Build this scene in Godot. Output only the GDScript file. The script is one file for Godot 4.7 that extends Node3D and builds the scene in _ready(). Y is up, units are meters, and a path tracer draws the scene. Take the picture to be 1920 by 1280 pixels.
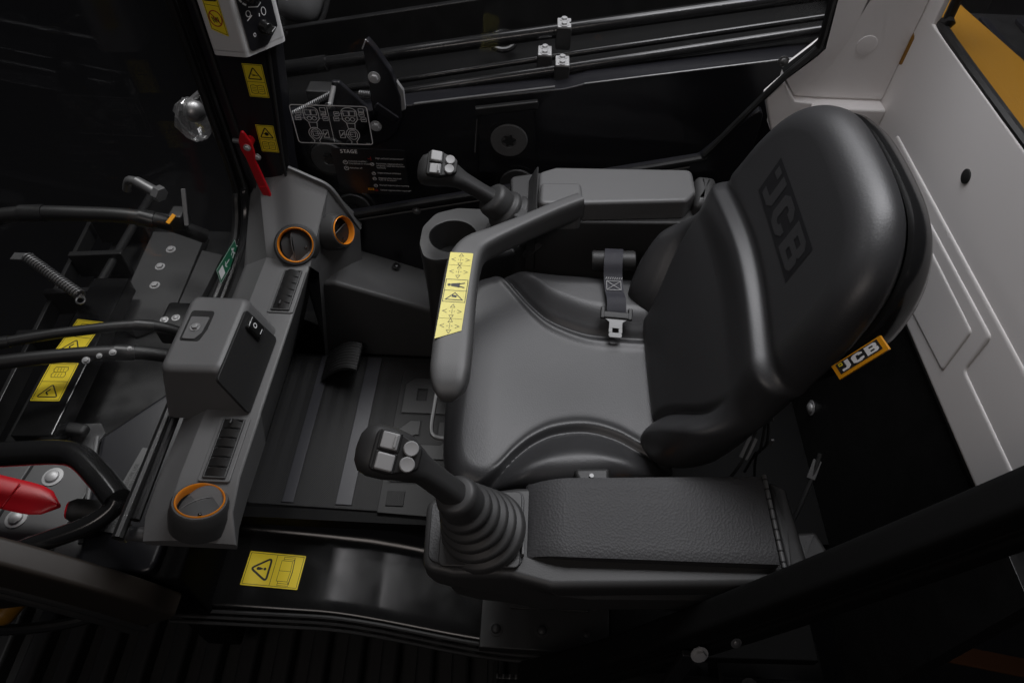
extends Node3D
# The inside of an excavator cab seen from above its open door.
# x runs to the rear, y up, z to the door side. Metres. The cab floor is y = 0.

var M := {}
var names := {}

func _ready() -> void:
	light_and_camera()
	make_materials()
	surroundings()
	cab_floor()
	dashboard()
	front_and_side_windows()
	rear_wall()
	consoles()
	seat()
	safety_arm()
	joysticks()
	labels_on_glass()
	front_of_machine()
	beside_the_cab()
	door_side()

# ---------------------------------------------------------------- camera, light
func light_and_camera() -> void:
	var cam := Camera3D.new()
	cam.name = "camera"
	var bx := Vector3(0.99889337, 0.01552301, -0.04439670)
	var by := Vector3(-0.04409118, 0.63763751, -0.76907371)
	var bz := Vector3(0.01637066, 0.77018014, 0.63761631)
	cam.transform = Transform3D(Basis(bx, by, bz).orthonormalized(), Vector3(0, 1.65, 1.0))
	cam.fov = rad_to_deg(2.0 * atan(640.0 / 1290.0))
	cam.near = 0.05
	cam.far = 60.0
	add_child(cam)
	cam.current = true
	var e := Environment.new()
	e.background_mode = Environment.BG_COLOR
	e.background_color = Color(0.010, 0.010, 0.0115).linear_to_srgb()
	e.tonemap_mode = Environment.TONE_MAPPER_LINEAR
	e.tonemap_exposure = 1.9
	e.sdfgi_enabled = true
	e.ssao_enabled = true
	e.ssil_enabled = true
	var w := WorldEnvironment.new()
	w.name = "environment"
	w.environment = e
	add_child(w)
	area("softbox_light", Vector3(0.50, 2.35, -0.55), Vector3(0.1, 0.4, 0.05), Vector2(1.1, 0.8), 1.35, Color(0.985, 0.985, 1.0))
	area("added_sheen_light", Vector3(0.05, 2.3, -1.35), Vector3(0.1, 0.4, 0.0), Vector2(1.2, 0.6), 0.5, Color(0.985, 0.985, 1.0))  # unseen lamp added for sheen on the cushion
	spot("added_dash_spot", Vector3(-0.62, 2.05, -1.02), Vector3(-0.65, 0.45, 0.10), 17.0, 1.9, 0.3)  # unseen lamp added to brighten the dashboard ledge and box
	spot("added_front_spot", Vector3(-1.45, 1.9, -0.95), Vector3(-1.22, 0.0, -0.25), 24.0, 0.7, 0.2)  # unseen lamp added to lift the parts beyond the windscreen
	area("strip_light", Vector3(-0.84, 2.2, -0.6), Vector3(-0.80, 0.0, -0.55), Vector2(0.10, 0.9), 0.09, Color(1.0, 0.99, 1.0))
	area("fill_light", Vector3(-0.75, 2.4, 1.7), Vector3(-0.2, 0.4, 0.2), Vector2(1.2, 0.5), 0.34, Color(1.0, 0.955, 0.93))

func spot(called: String, at: Vector3, to: Vector3, half_angle: float, energy: float, size: float) -> void:
	var l := SpotLight3D.new()
	l.name = called
	l.light_energy = energy
	l.spot_range = 8.0
	l.spot_attenuation = 2.0
	l.spot_angle = half_angle
	l.spot_angle_attenuation = 0.9
	l.light_size = size
	l.shadow_enabled = true
	add_child(l)
	l.look_at_from_position(at, to, Vector3(0, 0, -1))

func area(called: String, at: Vector3, to: Vector3, size: Vector2, energy: float, c: Color) -> void:
	var l := AreaLight3D.new()
	l.name = called
	l.area_size = size
	l.light_energy = energy
	l.light_color = c
	l.shadow_enabled = true
	l.area_range = 8.0
	add_child(l)
	l.look_at_from_position(at, to, Vector3(0, 0, -1))

# ---------------------------------------------------------------- materials
func mat(called: String, lin: Color, rough := 0.5, metal := 0.0) -> StandardMaterial3D:
	var m := StandardMaterial3D.new()
	m.resource_name = called
	m.albedo_color = lin.linear_to_srgb()
	m.roughness = rough
	m.metallic = metal
	M[called] = m
	return m

func g(v: float, tint := 0.0) -> Color:
	return Color(v, v, v * (1.0 + tint))

func noise_tex(seed_: int, freq: float, kind: int, size := 512, oct := 3) -> NoiseTexture2D:
	var n := FastNoiseLite.new()
	n.seed = seed_
	n.noise_type = kind
	n.frequency = freq
	n.fractal_octaves = oct
	if kind == FastNoiseLite.TYPE_CELLULAR:
		n.cellular_return_type = FastNoiseLite.RETURN_DISTANCE
		n.fractal_type = FastNoiseLite.FRACTAL_NONE
	var t := NoiseTexture2D.new()
	t.width = size
	t.height = size
	t.seamless = true
	t.noise = n
	return t

func grain(m: StandardMaterial3D, t: Texture2D, scale: float, depth_cm: float) -> void:
	m.uv1_triplanar = true
	m.uv1_scale = Vector3.ONE * scale
	m.heightmap_enabled = true
	m.heightmap_texture = t
	m.heightmap_scale = depth_cm

func rough_map(m: StandardMaterial3D, lo: float, hi: float, seed_: int, freq := 0.01) -> void:
	var t := noise_tex(seed_, freq, FastNoiseLite.TYPE_SIMPLEX_SMOOTH, 512, 5)
	var r := Gradient.new()
	r.set_color(0, Color(lo, lo, lo))
	r.set_color(1, Color(hi, hi, hi))
	t.color_ramp = r
	m.roughness = 1.0
	m.roughness_texture = t
	m.uv1_triplanar = true

func make_materials() -> void:
	var fine := noise_tex(3, 0.09, FastNoiseLite.TYPE_SIMPLEX_SMOOTH, 512, 3)
	var peb := noise_tex(5, 0.05, FastNoiseLite.TYPE_CELLULAR, 512)
	var soft := noise_tex(9, 0.06, FastNoiseLite.TYPE_CELLULAR, 512)
	var m := mat("dash_plastic", g(0.115), 0.46)
	grain(m, fine, 7.0, 0.012)
	m = mat("dark_plastic", g(0.018), 0.5)
	grain(m, fine, 7.0, 0.012)
	m = mat("mid_plastic", g(0.040), 0.48)
	grain(m, fine, 7.0, 0.01)
	m = mat("pod_plastic", g(0.55), 0.5)
	m = mat("arm_plastic", g(0.085), 0.48)
	grain(m, fine, 7.0, 0.01)
	m = mat("pebbled_plastic", g(0.040, 0.05), 0.62)
	grain(m, peb, 9.5, 0.075)
	m = mat("pad_plastic", g(0.03, 0.05), 0.5)
	grain(m, soft, 9.0, 0.03)
	m = mat("vinyl", g(0.032, 0.04), 0.40)
	grain(m, soft, 9.0, 0.012)
	m = mat("vinyl_print", g(0.008, 0.15), 0.5)
	m = mat("shell_plastic", g(0.012), 0.16)
	m = mat("gloss_black", g(0.008), 0.13)
	rough_map(m, 0.13, 0.20, 11)
	m.uv1_scale = Vector3.ONE * 2.0
	m = mat("satin_black", g(0.010), 0.38)
	rough_map(m, 0.3, 0.5, 12)
	m.uv1_scale = Vector3.ONE * 2.0
	m = mat("matt_black", g(0.008), 0.7)
	m = mat("paint_black", g(0.009, 0.25), 0.3)
	m = mat("track_rubber", g(0.022), 0.42)
	m = mat("rubber", g(0.016), 0.6)
	grain(m, fine, 9.0, 0.01)
	m = mat("mat_rubber", g(0.015), 0.65)
	grain(m, weave(), 26.0, 0.06)
	m = mat("mat_smooth", g(0.042, 0.14), 0.5)
	m = mat("mat_logo", g(0.030), 0.55)
	grain(m, fine, 9.0, 0.01)
	m = mat("mat_panel", g(0.018), 0.65)
	m = mat("boot_rubber", g(0.040), 0.5)
	m = mat("grip_rubber", g(0.030), 0.5)
	grain(m, fine, 9.0, 0.006)
	m = mat("button_grey", g(0.33), 0.5)
	m = mat("trim_white", Color(0.79, 0.765, 0.755), 0.6)
	grain(m, fine, 5.0, 0.008)
	m = mat("steel", g(0.30), 0.42, 0.85)
	m = mat("zinc", g(0.45), 0.5, 0.4)
	m = mat("pipe_steel", g(0.012), 0.2)
	m = mat("lug_black", g(0.020), 0.3)
	m = mat("void_black", g(0.004), 0.7)
	m.metallic_specular = 0.3
	m = mat("flap_plastic", g(0.012), 0.6)
	m = mat("hose_rubber", g(0.006), 0.5)
	m = mat("cover_grey", g(0.055), 0.45)
	m = mat("pedal_rubber", g(0.035), 0.55)
	m = mat("foot_plastic", g(0.060), 0.5)
	grain(m, fine, 7.0, 0.012)
	m = mat("dull_steel", g(0.16), 0.4, 0.6)
	m = mat("grey_plate", g(0.10), 0.45)
	m = mat("yellow_label", Color(0.82, 0.63, 0.025), 0.4)
	m = mat("pale_label", Color(0.72, 0.64, 0.13), 0.4)
	m = mat("ink", g(0.01), 0.5)
	m = mat("ink_soft", Color(0.16, 0.14, 0.05), 0.5)
	m = mat("white_ink", g(0.80), 0.5)
	m = mat("tongue_steel", g(0.20), 0.5, 0.6)
	m = mat("grey_ink", g(0.22), 0.5)
	m = mat("red_ink", Color(0.35, 0.02, 0.02), 0.5)
	m = mat("orange_plastic", Color(0.75, 0.24, 0.015), 0.3)
	m = mat("orange_label", Color(0.72, 0.30, 0.005), 0.35)
	m = mat("machine_yellow", Color(0.27, 0.125, 0.003), 0.5)
	m = mat("red_paint", Color(0.50, 0.004, 0.012), 0.35)
	m = mat("green_label", Color(0.006, 0.13, 0.06), 0.4)
	m = mat("webbing", g(0.022, 0.35), 0.65)
	grain(m, weave(), 40.0, 0.03)
	m = mat("glass", Color(1, 1, 1, 0.04), 0.02)
	m.transparency = BaseMaterial3D.TRANSPARENCY_ALPHA
	m.albedo_color = Color(0.5, 0.5, 0.52, 0.004)
	m.metallic_specular = 0.2
	m = mat("wrap", g(0.8), 0.12)
	m.transparency = BaseMaterial3D.TRANSPARENCY_ALPHA
	m.albedo_color = Color(0.8, 0.8, 0.8, 0.10)
	m.metallic_specular = 0.9
	m = mat("frame_black", g(0.004), 0.8)
	m.metallic_specular = 0.25
	m = mat("brown_black", Color(0.020, 0.015, 0.011), 0.55)
	m = mat("shaded_orange", Color(0.10, 0.035, 0.006), 0.6)  # orange stripe with the shade of its unlit corner put into the colour

func weave() -> ImageTexture:
	var im := Image.create(64, 64, false, Image.FORMAT_RGB8)
	for y in 64:
		for x in 64:
			var a := int(floor(x / 32.0))
			var d := (x + y) if a == 0 else (x - y + 64)
			var v := 0.5 + 0.5 * sin(d * TAU / 8.0)
			im.set_pixel(x, y, Color(v, v, v))
	return ImageTexture.create_from_image(im)

# ---------------------------------------------------------------- objects
func numbered(called: String) -> String:
	if not names.has(called):
		names[called] = 0
		return called
	names[called] += 1
	return "%s_%03d" % [called, names[called]]

func thing(called: String, label: String, category: String, at := Vector3.ZERO, group := "") -> Node3D:
	var o := Node3D.new()
	o.name = numbered(called)
	o.position = at
	tag(o, label, category, group)
	add_child(o, true)
	return o

func tag(o: Node3D, label: String, category: String, group := "") -> Node3D:
	o.set_meta("label", label)
	o.set_meta("category", category)
	if group:
		o.set_meta("group", group)
	return o

func struct_(o: Node3D) -> Node3D:
	o.set_meta("kind", "structure")
	return o

# soup: three vertices per triangle, counter-clockwise seen from outside, in world space
func put(called: String, soup: PackedVector3Array, m: String, parent: Node3D = null, crease := 35.0) -> MeshInstance3D:
	var o := MeshInstance3D.new()
	var shift := Vector3.ZERO
	if parent:
		var p: Node = parent
		while p != self:
			shift += (p as Node3D).position
			p = p.get_parent()
		o.name = called
	else:
		o.name = numbered(called)
	o.mesh = bake(soup, crease, shift)
	o.mesh.surface_set_material(0, M[m])
	(parent if parent else self).add_child(o, true)
	return o

func bake(s: PackedVector3Array, crease: float, shift: Vector3) -> ArrayMesh:
	var n := s.size()
	var fn := PackedVector3Array()
	fn.resize(n / 3)
	var ids := PackedInt32Array()
	ids.resize(n)
	var seen := {}
	var at: Array[PackedInt32Array] = []
	for i in n:
		var key := Vector3i((s[i] * 20000.0).round())
		var id: int = seen.get(key, -1)
		if id < 0:
			id = at.size()
			seen[key] = id
			at.append(PackedInt32Array())
		ids[i] = id
		at[id].append(i / 3)
	for t in n / 3:
		fn[t] = (s[t * 3 + 1] - s[t * 3]).cross(s[t * 3 + 2] - s[t * 3])
	var fu := PackedVector3Array()
	fu.resize(n / 3)
	for t in n / 3:
		fu[t] = fn[t].normalized()
	var cc := cos(deg_to_rad(crease))
	var v := PackedVector3Array()
	var nn := PackedVector3Array()
	v.resize(n)
	nn.resize(n)
	for t in n / 3:
		for k in 3:
			var sum := Vector3.ZERO
			var f := fu[t]
			for q in at[ids[t * 3 + k]]:
				if fu[q].dot(f) > cc:
					sum += fn[q]
			var o := t * 3 + (2 - k)
			v[o] = s[t * 3 + k] - shift
			nn[o] = sum.normalized() if sum.length_squared() > 1e-30 else Vector3.UP
	var a := []
	a.resize(Mesh.ARRAY_MAX)
	a[Mesh.ARRAY_VERTEX] = v
	a[Mesh.ARRAY_NORMAL] = nn
	var mesh := ArrayMesh.new()
	mesh.add_surface_from_arrays(Mesh.PRIMITIVE_TRIANGLES, a)
	return mesh

# ---------------------------------------------------------------- shapes
func xf(s: PackedVector3Array, t: Transform3D) -> PackedVector3Array:
	return t * s

func quad(s: PackedVector3Array, a: Vector3, b: Vector3, c: Vector3, d: Vector3) -> void:
	s.append_array(PackedVector3Array([a, b, c, a, c, d]))

func basis_y(y: Vector3, hint := Vector3(0, 0, 1)) -> Basis:
	y = y.normalized()
	var x := y.cross(hint)
	if x.length() < 0.01:
		x = y.cross(Vector3(1, 0, 0))
	x = x.normalized()
	return Basis(x, y, x.cross(y).normalized())

func at_y(p: Vector3, y: Vector3, hint := Vector3(0, 0, 1)) -> Transform3D:
	return Transform3D(basis_y(y, hint), p)

func rbox(size: Vector3, b: float, seg := 3) -> PackedVector3Array:
	var s := PackedVector3Array()
	var h := size / 2.0
	b = minf(b, minf(h.x, minf(h.y, h.z)) * 0.98)
	var lines: Array[PackedFloat32Array] = []
	for ax in 3:
		var l := PackedFloat32Array()
		for k in seg + 1:
			l.append(-h[ax] + b * tan(k * PI / 4 / seg) if false else -h[ax] + b * float(k) / seg)
		for k in seg + 1:
			l.append(h[ax] - b + b * float(k) / seg)
		lines.append(l)
	for ax in 3:
		var u := (ax + 1) % 3
		var w := (ax + 2) % 3
		for sg in [-1.0, 1.0]:
			for i in lines[u].size() - 1:
				for j in lines[w].size() - 1:
					var c: Array[Vector3] = []
					for q in [[0, 0], [1, 0], [1, 1], [0, 1]]:
						var p := Vector3.ZERO
						p[ax] = sg * h[ax]
						p[u] = lines[u][i + q[0]]
						p[w] = lines[w][j + q[1]]
						var inner := p.clamp(-h + Vector3.ONE * b, h - Vector3.ONE * b)
						c.append(inner + (p - inner).normalized() * b)
					if sg > 0:
						quad(s, c[0], c[1], c[2], c[3])
					else:
						quad(s, c[0], c[3], c[2], c[1])
	return s

func box_at(c: Vector3, size: Vector3, b := 0.003, seg := 2) -> PackedVector3Array:
	return xf(rbox(size, b, seg), Transform3D(Basis(), c))

# a bar from p to q with a cross-section w (sideways) by h (up)
func bar(p: Vector3, q: Vector3, w: float, h: float, b := 0.003, up := Vector3.UP) -> PackedVector3Array:
	var d := (q - p)
	var x := d.normalized()
	var z := x.cross(up).normalized()
	var y := z.cross(x).normalized()
	return xf(rbox(Vector3(d.length(), h, w), b, 2), Transform3D(Basis(x, y, z), (p + q) / 2.0))

func ccw(p: PackedVector2Array) -> PackedVector2Array:
	var a := 0.0
	for i in p.size():
		a += p[i].cross(p[(i + 1) % p.size()])
	if a < 0:
		p = p.duplicate()
		p.reverse()
	return p

func round_poly(p: PackedVector2Array, r: float, seg := 4) -> PackedVector2Array:
	p = ccw(p)
	var o := PackedVector2Array()
	var n := p.size()
	for i in n:
		var a := p[(i + n - 1) % n]
		var b := p[i]
		var c := p[(i + 1) % n]
		var u := (a - b).normalized()
		var v := (c - b).normalized()
		var half := acos(clampf(u.dot(v), -1, 1)) / 2.0
		var t := minf(r / maxf(tan(half), 0.01), minf((a - b).length(), (c - b).length()) * 0.49)
		if t < 1e-5 or half > 1.5:
			o.append(b)
			continue
		for k in seg + 1:
			var f := float(k) / seg
			var p0 := b + u * t
			var p2 := b + v * t
			o.append(p0.lerp(b, f).lerp(b.lerp(p2, f), f))
	return o

func inset(p: PackedVector2Array, d: float) -> PackedVector2Array:
	var o := PackedVector2Array()
	var n := p.size()
	for i in n:
		var e0 := (p[i] - p[(i + n - 1) % n]).normalized()
		var e1 := (p[(i + 1) % n] - p[i]).normalized()
		var n0 := Vector2(-e0.y, e0.x)
		var n1 := Vector2(-e1.y, e1.x)
		var m := (n0 + n1).normalized()
		var k := maxf(m.dot(n0), 0.35)
		o.append(p[i] + m * d / k)
	return o

# polygon in local x, y raised along local z from z0 to z1 with a rounded top edge (and bottom edge)
func prism(poly: PackedVector2Array, z0: float, z1: float, b := 0.0, seg := 3, both := false) -> PackedVector3Array:
	poly = ccw(poly)
	var rings: Array[PackedVector3Array] = []
	var top := poly
	var low := poly
	if both and b > 0:
		for k in seg + 1:
			var an := (1.0 - float(k) / seg) * PI / 2
			var r := inset(poly, b * (1.0 - cos(an)))
			if k == 0:
				low = r
			rings.append(lift(r, z0 + b * (1.0 - sin(an))))
	else:
		rings.append(lift(poly, z0))
	if b > 0:
		for k in seg + 1:
			var an := float(k) / seg * PI / 2
			var r := inset(poly, b * (1.0 - cos(an)))
			top = r
			rings.append(lift(r, z1 - b + b * sin(an)))
	else:
		rings.append(lift(poly, z1))
	var s := PackedVector3Array()
	var n := poly.size()
	for k in rings.size() - 1:
		for i in n:
			var j := (i + 1) % n
			quad(s, rings[k][i], rings[k][j], rings[k + 1][j], rings[k + 1][i])
	s.append_array(fill(top, z1))
	s.append_array(fill(low, z0, true))
	return s

func lift(p: PackedVector2Array, z: float) -> PackedVector3Array:
	var o := PackedVector3Array()
	for v in p:
		o.append(Vector3(v.x, v.y, z))
	return o

func fill(p: PackedVector2Array, z: float, flip := false) -> PackedVector3Array:
	var s := PackedVector3Array()
	var t := Geometry2D.triangulate_polygon(p)
	if t.is_empty():
		var c := Vector2.ZERO
		for v in p:
			c += v / p.size()
		p = p.duplicate()
		p.append(c)
		for i in p.size() - 1:
			t.append_array(PackedInt32Array([i, (i + 1) % (p.size() - 1), p.size() - 1]))
	for i in range(0, t.size(), 3):
		var a := p[t[i]]
		var b := p[t[i + 1]]
		var c := p[t[i + 2]]
		var up := (b - a).cross(c - a) > 0
		if up == flip:
			var d := b
			b = c
			c = d
		s.append(Vector3(a.x, a.y, z))
		s.append(Vector3(b.x, b.y, z))
		s.append(Vector3(c.x, c.y, z))
	return s

# frames that lay a polygon's x, y onto world axes
func flat_xz() -> Transform3D: # poly (x, -z) raised along +y
	return Transform3D(Basis(Vector3(1, 0, 0), Vector3(0, 0, -1), Vector3(0, 1, 0)), Vector3.ZERO)

func plan(pts: Array, y0: float, y1: float, b := 0.0, r := 0.0, seg := 3) -> PackedVector3Array: # pts as [x, z]
	var p := PackedVector2Array()
	for q in pts:
		p.append(Vector2(q[0], -q[1]))
	if r > 0:
		p = round_poly(p, r, 5)
	return xf(prism(p, y0, y1, b, seg), flat_xz())

func side_xy(pts: Array, z0: float, z1: float, b := 0.0, r := 0.0, seg := 3, both := true) -> PackedVector3Array: # pts as [x, y], raised along z
	var p := PackedVector2Array()
	for q in pts:
		p.append(Vector2(q[0], q[1]))
	if r > 0:
		p = round_poly(p, r, 5)
	return prism(p, z0, z1, b, seg, both)

func wall_zy(pts: Array, x0: float, x1: float, b := 0.0, r := 0.0, seg := 2) -> PackedVector3Array: # pts as [z, y], raised along -x from x0 to x1 (x1 < x0)
	var p := PackedVector2Array()
	for q in pts:
		p.append(Vector2(q[0], q[1]))
	if r > 0:
		p = round_poly(p, r, 5)
	return xf(prism(p, 0.0, x0 - x1, b, seg), Transform3D(Basis(Vector3(0, 0, 1), Vector3(0, 1, 0), Vector3(-1, 0, 0)), Vector3(x0, 0, 0)))

func lathe(pts: Array, n := 32) -> PackedVector3Array: # pts as [r, y], from the bottom up
	var s := PackedVector3Array()
	for i in pts.size() - 1:
		for k in n:
			var a := TAU * k / n
			var b := TAU * (k + 1) / n
			var ca := Vector3(cos(a), 0, -sin(a))
			var cb := Vector3(cos(b), 0, -sin(b))
			var r0: float = pts[i][0]
			var r1: float = pts[i + 1][0]
			var y0 := Vector3(0, pts[i][1], 0)
			var y1 := Vector3(0, pts[i + 1][1], 0)
			if r0 < 1e-6:
				s.append_array(PackedVector3Array([y0, cb * r1 + y1, ca * r1 + y1]))
			elif r1 < 1e-6:
				s.append_array(PackedVector3Array([ca * r0 + y0, cb * r0 + y0, y1]))
			else:
				quad(s, ca * r0 + y0, cb * r0 + y0, cb * r1 + y1, ca * r1 + y1)
	return s

func skin(rings: Array, cap := true) -> PackedVector3Array:
	var s := PackedVector3Array()
	for k in rings.size() - 1:
		var n: int = rings[k].size()
		for i in n:
			var j := (i + 1) % n
			quad(s, rings[k][i], rings[k][j], rings[k + 1][j], rings[k + 1][i])
	if cap:
		for e in [0, rings.size() - 1]:
			var c := Vector3.ZERO
			for p in rings[e]:
				c += p
			c /= rings[e].size()
			for i in rings[e].size():
				var j: int = (i + 1) % rings[e].size()
				if e == 0:
					s.append_array(PackedVector3Array([c, rings[e][j], rings[e][i]]))
				else:
					s.append_array(PackedVector3Array([c, rings[e][i], rings[e][j]]))
	return s

func curve(pts: Array, k := 6, closed := false) -> PackedVector3Array:
	var o := PackedVector3Array()
	var n := pts.size()
	for i in (n if closed else n - 1):
		var a: Vector3 = pts[(i - 1 + n) % n] if closed else pts[maxi(i - 1, 0)]
		var b: Vector3 = pts[i]
		var c: Vector3 = pts[(i + 1) % n]
		var d: Vector3 = pts[(i + 2) % n] if closed else pts[mini(i + 2, n - 1)]
		for j in k:
			o.append(b.cubic_interpolate(c, a, d, float(j) / k))
	if not closed:
		o.append(pts[n - 1])
	return o

func curve2(pts: Array, k := 6) -> PackedVector2Array: # closed, pts as [x, y]
	var p := []
	for q in pts:
		p.append(Vector3(q[0], q[1], 0))
	var o := PackedVector2Array()
	for v in curve(p, k, true):
		o.append(Vector2(v.x, v.y))
	return o

func tube(path: PackedVector3Array, r: float, n := 12, cap := true) -> PackedVector3Array:
	var rings := []
	var side := Vector3.ZERO
	for i in path.size():
		var d := (path[mini(i + 1, path.size() - 1)] - path[maxi(i - 1, 0)]).normalized()
		if i == 0:
			side = d.cross(Vector3(0.31, 0.9, 0.2)).normalized()
		side = (side - d * side.dot(d)).normalized()
		var up := side.cross(d)
		var ring := PackedVector3Array()
		for k in n:
			var a := TAU * k / n
			ring.append(path[i] + (side * cos(a) - up * sin(a)) * r)
		rings.append(ring)
	return skin(rings, cap)

# rounded-rectangle section swept along a path; w across, h along up
func sweep(path: PackedVector3Array, sizes: Array, up: Vector3, corner := 0.35, n := 24) -> PackedVector3Array:
	var rings := []
	for i in path.size():
		var d := (path[mini(i + 1, path.size() - 1)] - path[maxi(i - 1, 0)]).normalized()
		var z := d.cross(up).normalized()
		var y := z.cross(d).normalized()
		var sz: Vector2 = sizes[i]
		var ring := PackedVector3Array()
		for k in n:
			var a := TAU * (k + 0.5) / n
			var c := cos(a)
			var q := sin(a)
			var e := corner
			ring.append(path[i] + z * signf(c) * pow(absf(c), e) * sz.x / 2 - y * signf(q) * pow(absf(q), e) * sz.y / 2)
		rings.append(ring)
	return skin(rings, true)

func hex_bolt(p: Vector3, n: Vector3, r := 0.009, washer := true) -> PackedVector3Array:
	var hexp := PackedVector2Array()
	for k in 6:
		hexp.append(Vector2(cos(TAU * k / 6 + 0.3), sin(TAU * k / 6 + 0.3)) * r)
	var up := Transform3D(Basis(Vector3(1, 0, 0), Vector3(0, 0, -1), Vector3(0, 1, 0)), Vector3.ZERO)
	var s := xf(prism(hexp, 0.0, r * 0.9, r * 0.15, 2), up)
	if washer:
		s.append_array(lathe([[0, 0.0], [r * 1.5, 0.0], [r * 1.5, r * 0.2], [0, r * 0.22]], 16))
	return xf(s, at_y(p, n))

func dome_bolt(p: Vector3, n: Vector3, r := 0.012) -> PackedVector3Array:
	return xf(lathe([[r * 1.5, 0], [r * 1.5, r * 0.15], [r, r * 0.2], [r * 0.92, r * 0.5], [r * 0.6, r * 0.75], [0, r * 0.85]], 20), at_y(p, n))

func coil(p: Vector3, q: Vector3, r: float, wire: float, turns: int) -> PackedVector3Array:
	var b := basis_y(q - p)
	var path := PackedVector3Array()
	var n := turns * 10
	for i in n + 1:
		var a := TAU * i / 10.0
		path.append(p.lerp(q, float(i) / n) + b.x * cos(a) * r + b.z * sin(a) * r)
	return tube(path, wire, 6)

# ---------------------------------------------------------------- print: flat ink on a sheet
class Sheet:
	var o: Vector3
	var ex: Vector3
	var ey: Vector3
	var n: Vector3
	var w: float
	var h: float
	func _init(tl: Vector3, tr: Vector3, bl: Vector3) -> void:
		o = bl
		ex = (tr - tl)
		w = ex.length()
		ex = ex.normalized()
		ey = tl - bl
		ey = ey - ex * ey.dot(ex)
		h = ey.length()
		ey = ey.normalized()
		n = ex.cross(ey)
	func frame(z := 0.0) -> Transform3D:
		return Transform3D(Basis(ex, ey, n), o + n * z)

func line(s: PackedVector3Array, a: Vector2, b: Vector2, w: float, z := 0.0) -> void:
	var d := (b - a).normalized() * w / 2
	var p := Vector2(-d.y, d.x)
	var q: Array[Vector2] = [a - d - p, b + d - p, b + d + p, a - d + p]
	quad(s, v3(q[0], z), v3(q[1], z), v3(q[2], z), v3(q[3], z))

func v3(p: Vector2, z := 0.0) -> Vector3:
	return Vector3(p.x, p.y, z)

func lines(s: PackedVector3Array, pts: Array, w: float, closed := true) -> void: # one mitred band
	var p := PackedVector2Array()
	for q in pts:
		p.append(Vector2(q[0], q[1]))
	var n := p.size()
	var off := PackedVector2Array()
	for i in n:
		var e0 := (p[i] - p[(i + n - 1) % n]).normalized() if closed or i > 0 else (p[1] - p[0]).normalized()
		var e1 := (p[(i + 1) % n] - p[i]).normalized() if closed or i < n - 1 else e0
		var n0 := Vector2(-e0.y, e0.x)
		var m := (n0 + Vector2(-e1.y, e1.x)).normalized()
		off.append(m * (w / 2) / maxf(m.dot(n0), 0.4))
	for i in (n if closed else n - 1):
		var j := (i + 1) % n
		quad(s, v3(p[i] - off[i]), v3(p[j] - off[j]), v3(p[j] + off[j]), v3(p[i] + off[i]))

func ring2(s: PackedVector3Array, c: Vector2, rx: float, ry: float, w: float, a0 := 0.0, a1 := TAU) -> void:
	var pts := []
	var n := 20
	var full := a1 - a0 > TAU - 0.01
	for k in (n if full else n + 1):
		var a := a0 + (a1 - a0) * k / n
		pts.append([c.x + cos(a) * rx, c.y + sin(a) * ry])
	lines(s, pts, w, full)

func blot(s: PackedVector3Array, pts: Array) -> void:
	var p := PackedVector2Array()
	for q in pts:
		p.append(Vector2(q[0], q[1]))
	s.append_array(fill(p, 0.0))

func disc2(s: PackedVector3Array, c: Vector2, r: float, n := 14) -> void:
	var pts := []
	for k in n:
		pts.append([c.x + cos(TAU * k / n) * r, c.y + sin(TAU * k / n) * r])
	blot(s, pts)

func frame_band(s: PackedVector3Array, x0: float, y0: float, x1: float, y1: float, w: float, r := 0.0) -> void:
	var p := PackedVector2Array([Vector2(x0, y0), Vector2(x1, y0), Vector2(x1, y1), Vector2(x0, y1)])
	if r > 0:
		p = round_poly(p, r, 4)
	var a := []
	for q in p:
		a.append([q.x, q.y])
	lines(s, a, w)

func text(s: PackedVector3Array, words: String, at: Vector2, height: float, bold := false) -> void:
	var f := SystemFont.new()
	f.font_names = PackedStringArray(["Droid Sans"])
	f.font_weight = 700 if bold else 400
	var t := TextMesh.new()
	t.font = f
	t.text = words
	t.font_size = 32
	t.pixel_size = height / 23.0
	t.depth = 0.0
	t.curve_step = 2.0
	t.horizontal_alignment = HORIZONTAL_ALIGNMENT_LEFT
	t.vertical_alignment = VERTICAL_ALIGNMENT_BOTTOM
	for k in t.get_surface_count():
		var a := t.surface_get_arrays(k)
		var v: PackedVector3Array = a[Mesh.ARRAY_VERTEX]
		var ix: PackedInt32Array = a[Mesh.ARRAY_INDEX]
		for i in range(0, ix.size(), 3):
			for q in [0, 2, 1]:
				s.append(Vector3(v[ix[i + q]].x + at.x, v[ix[i + q]].y + at.y, 0))

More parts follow.
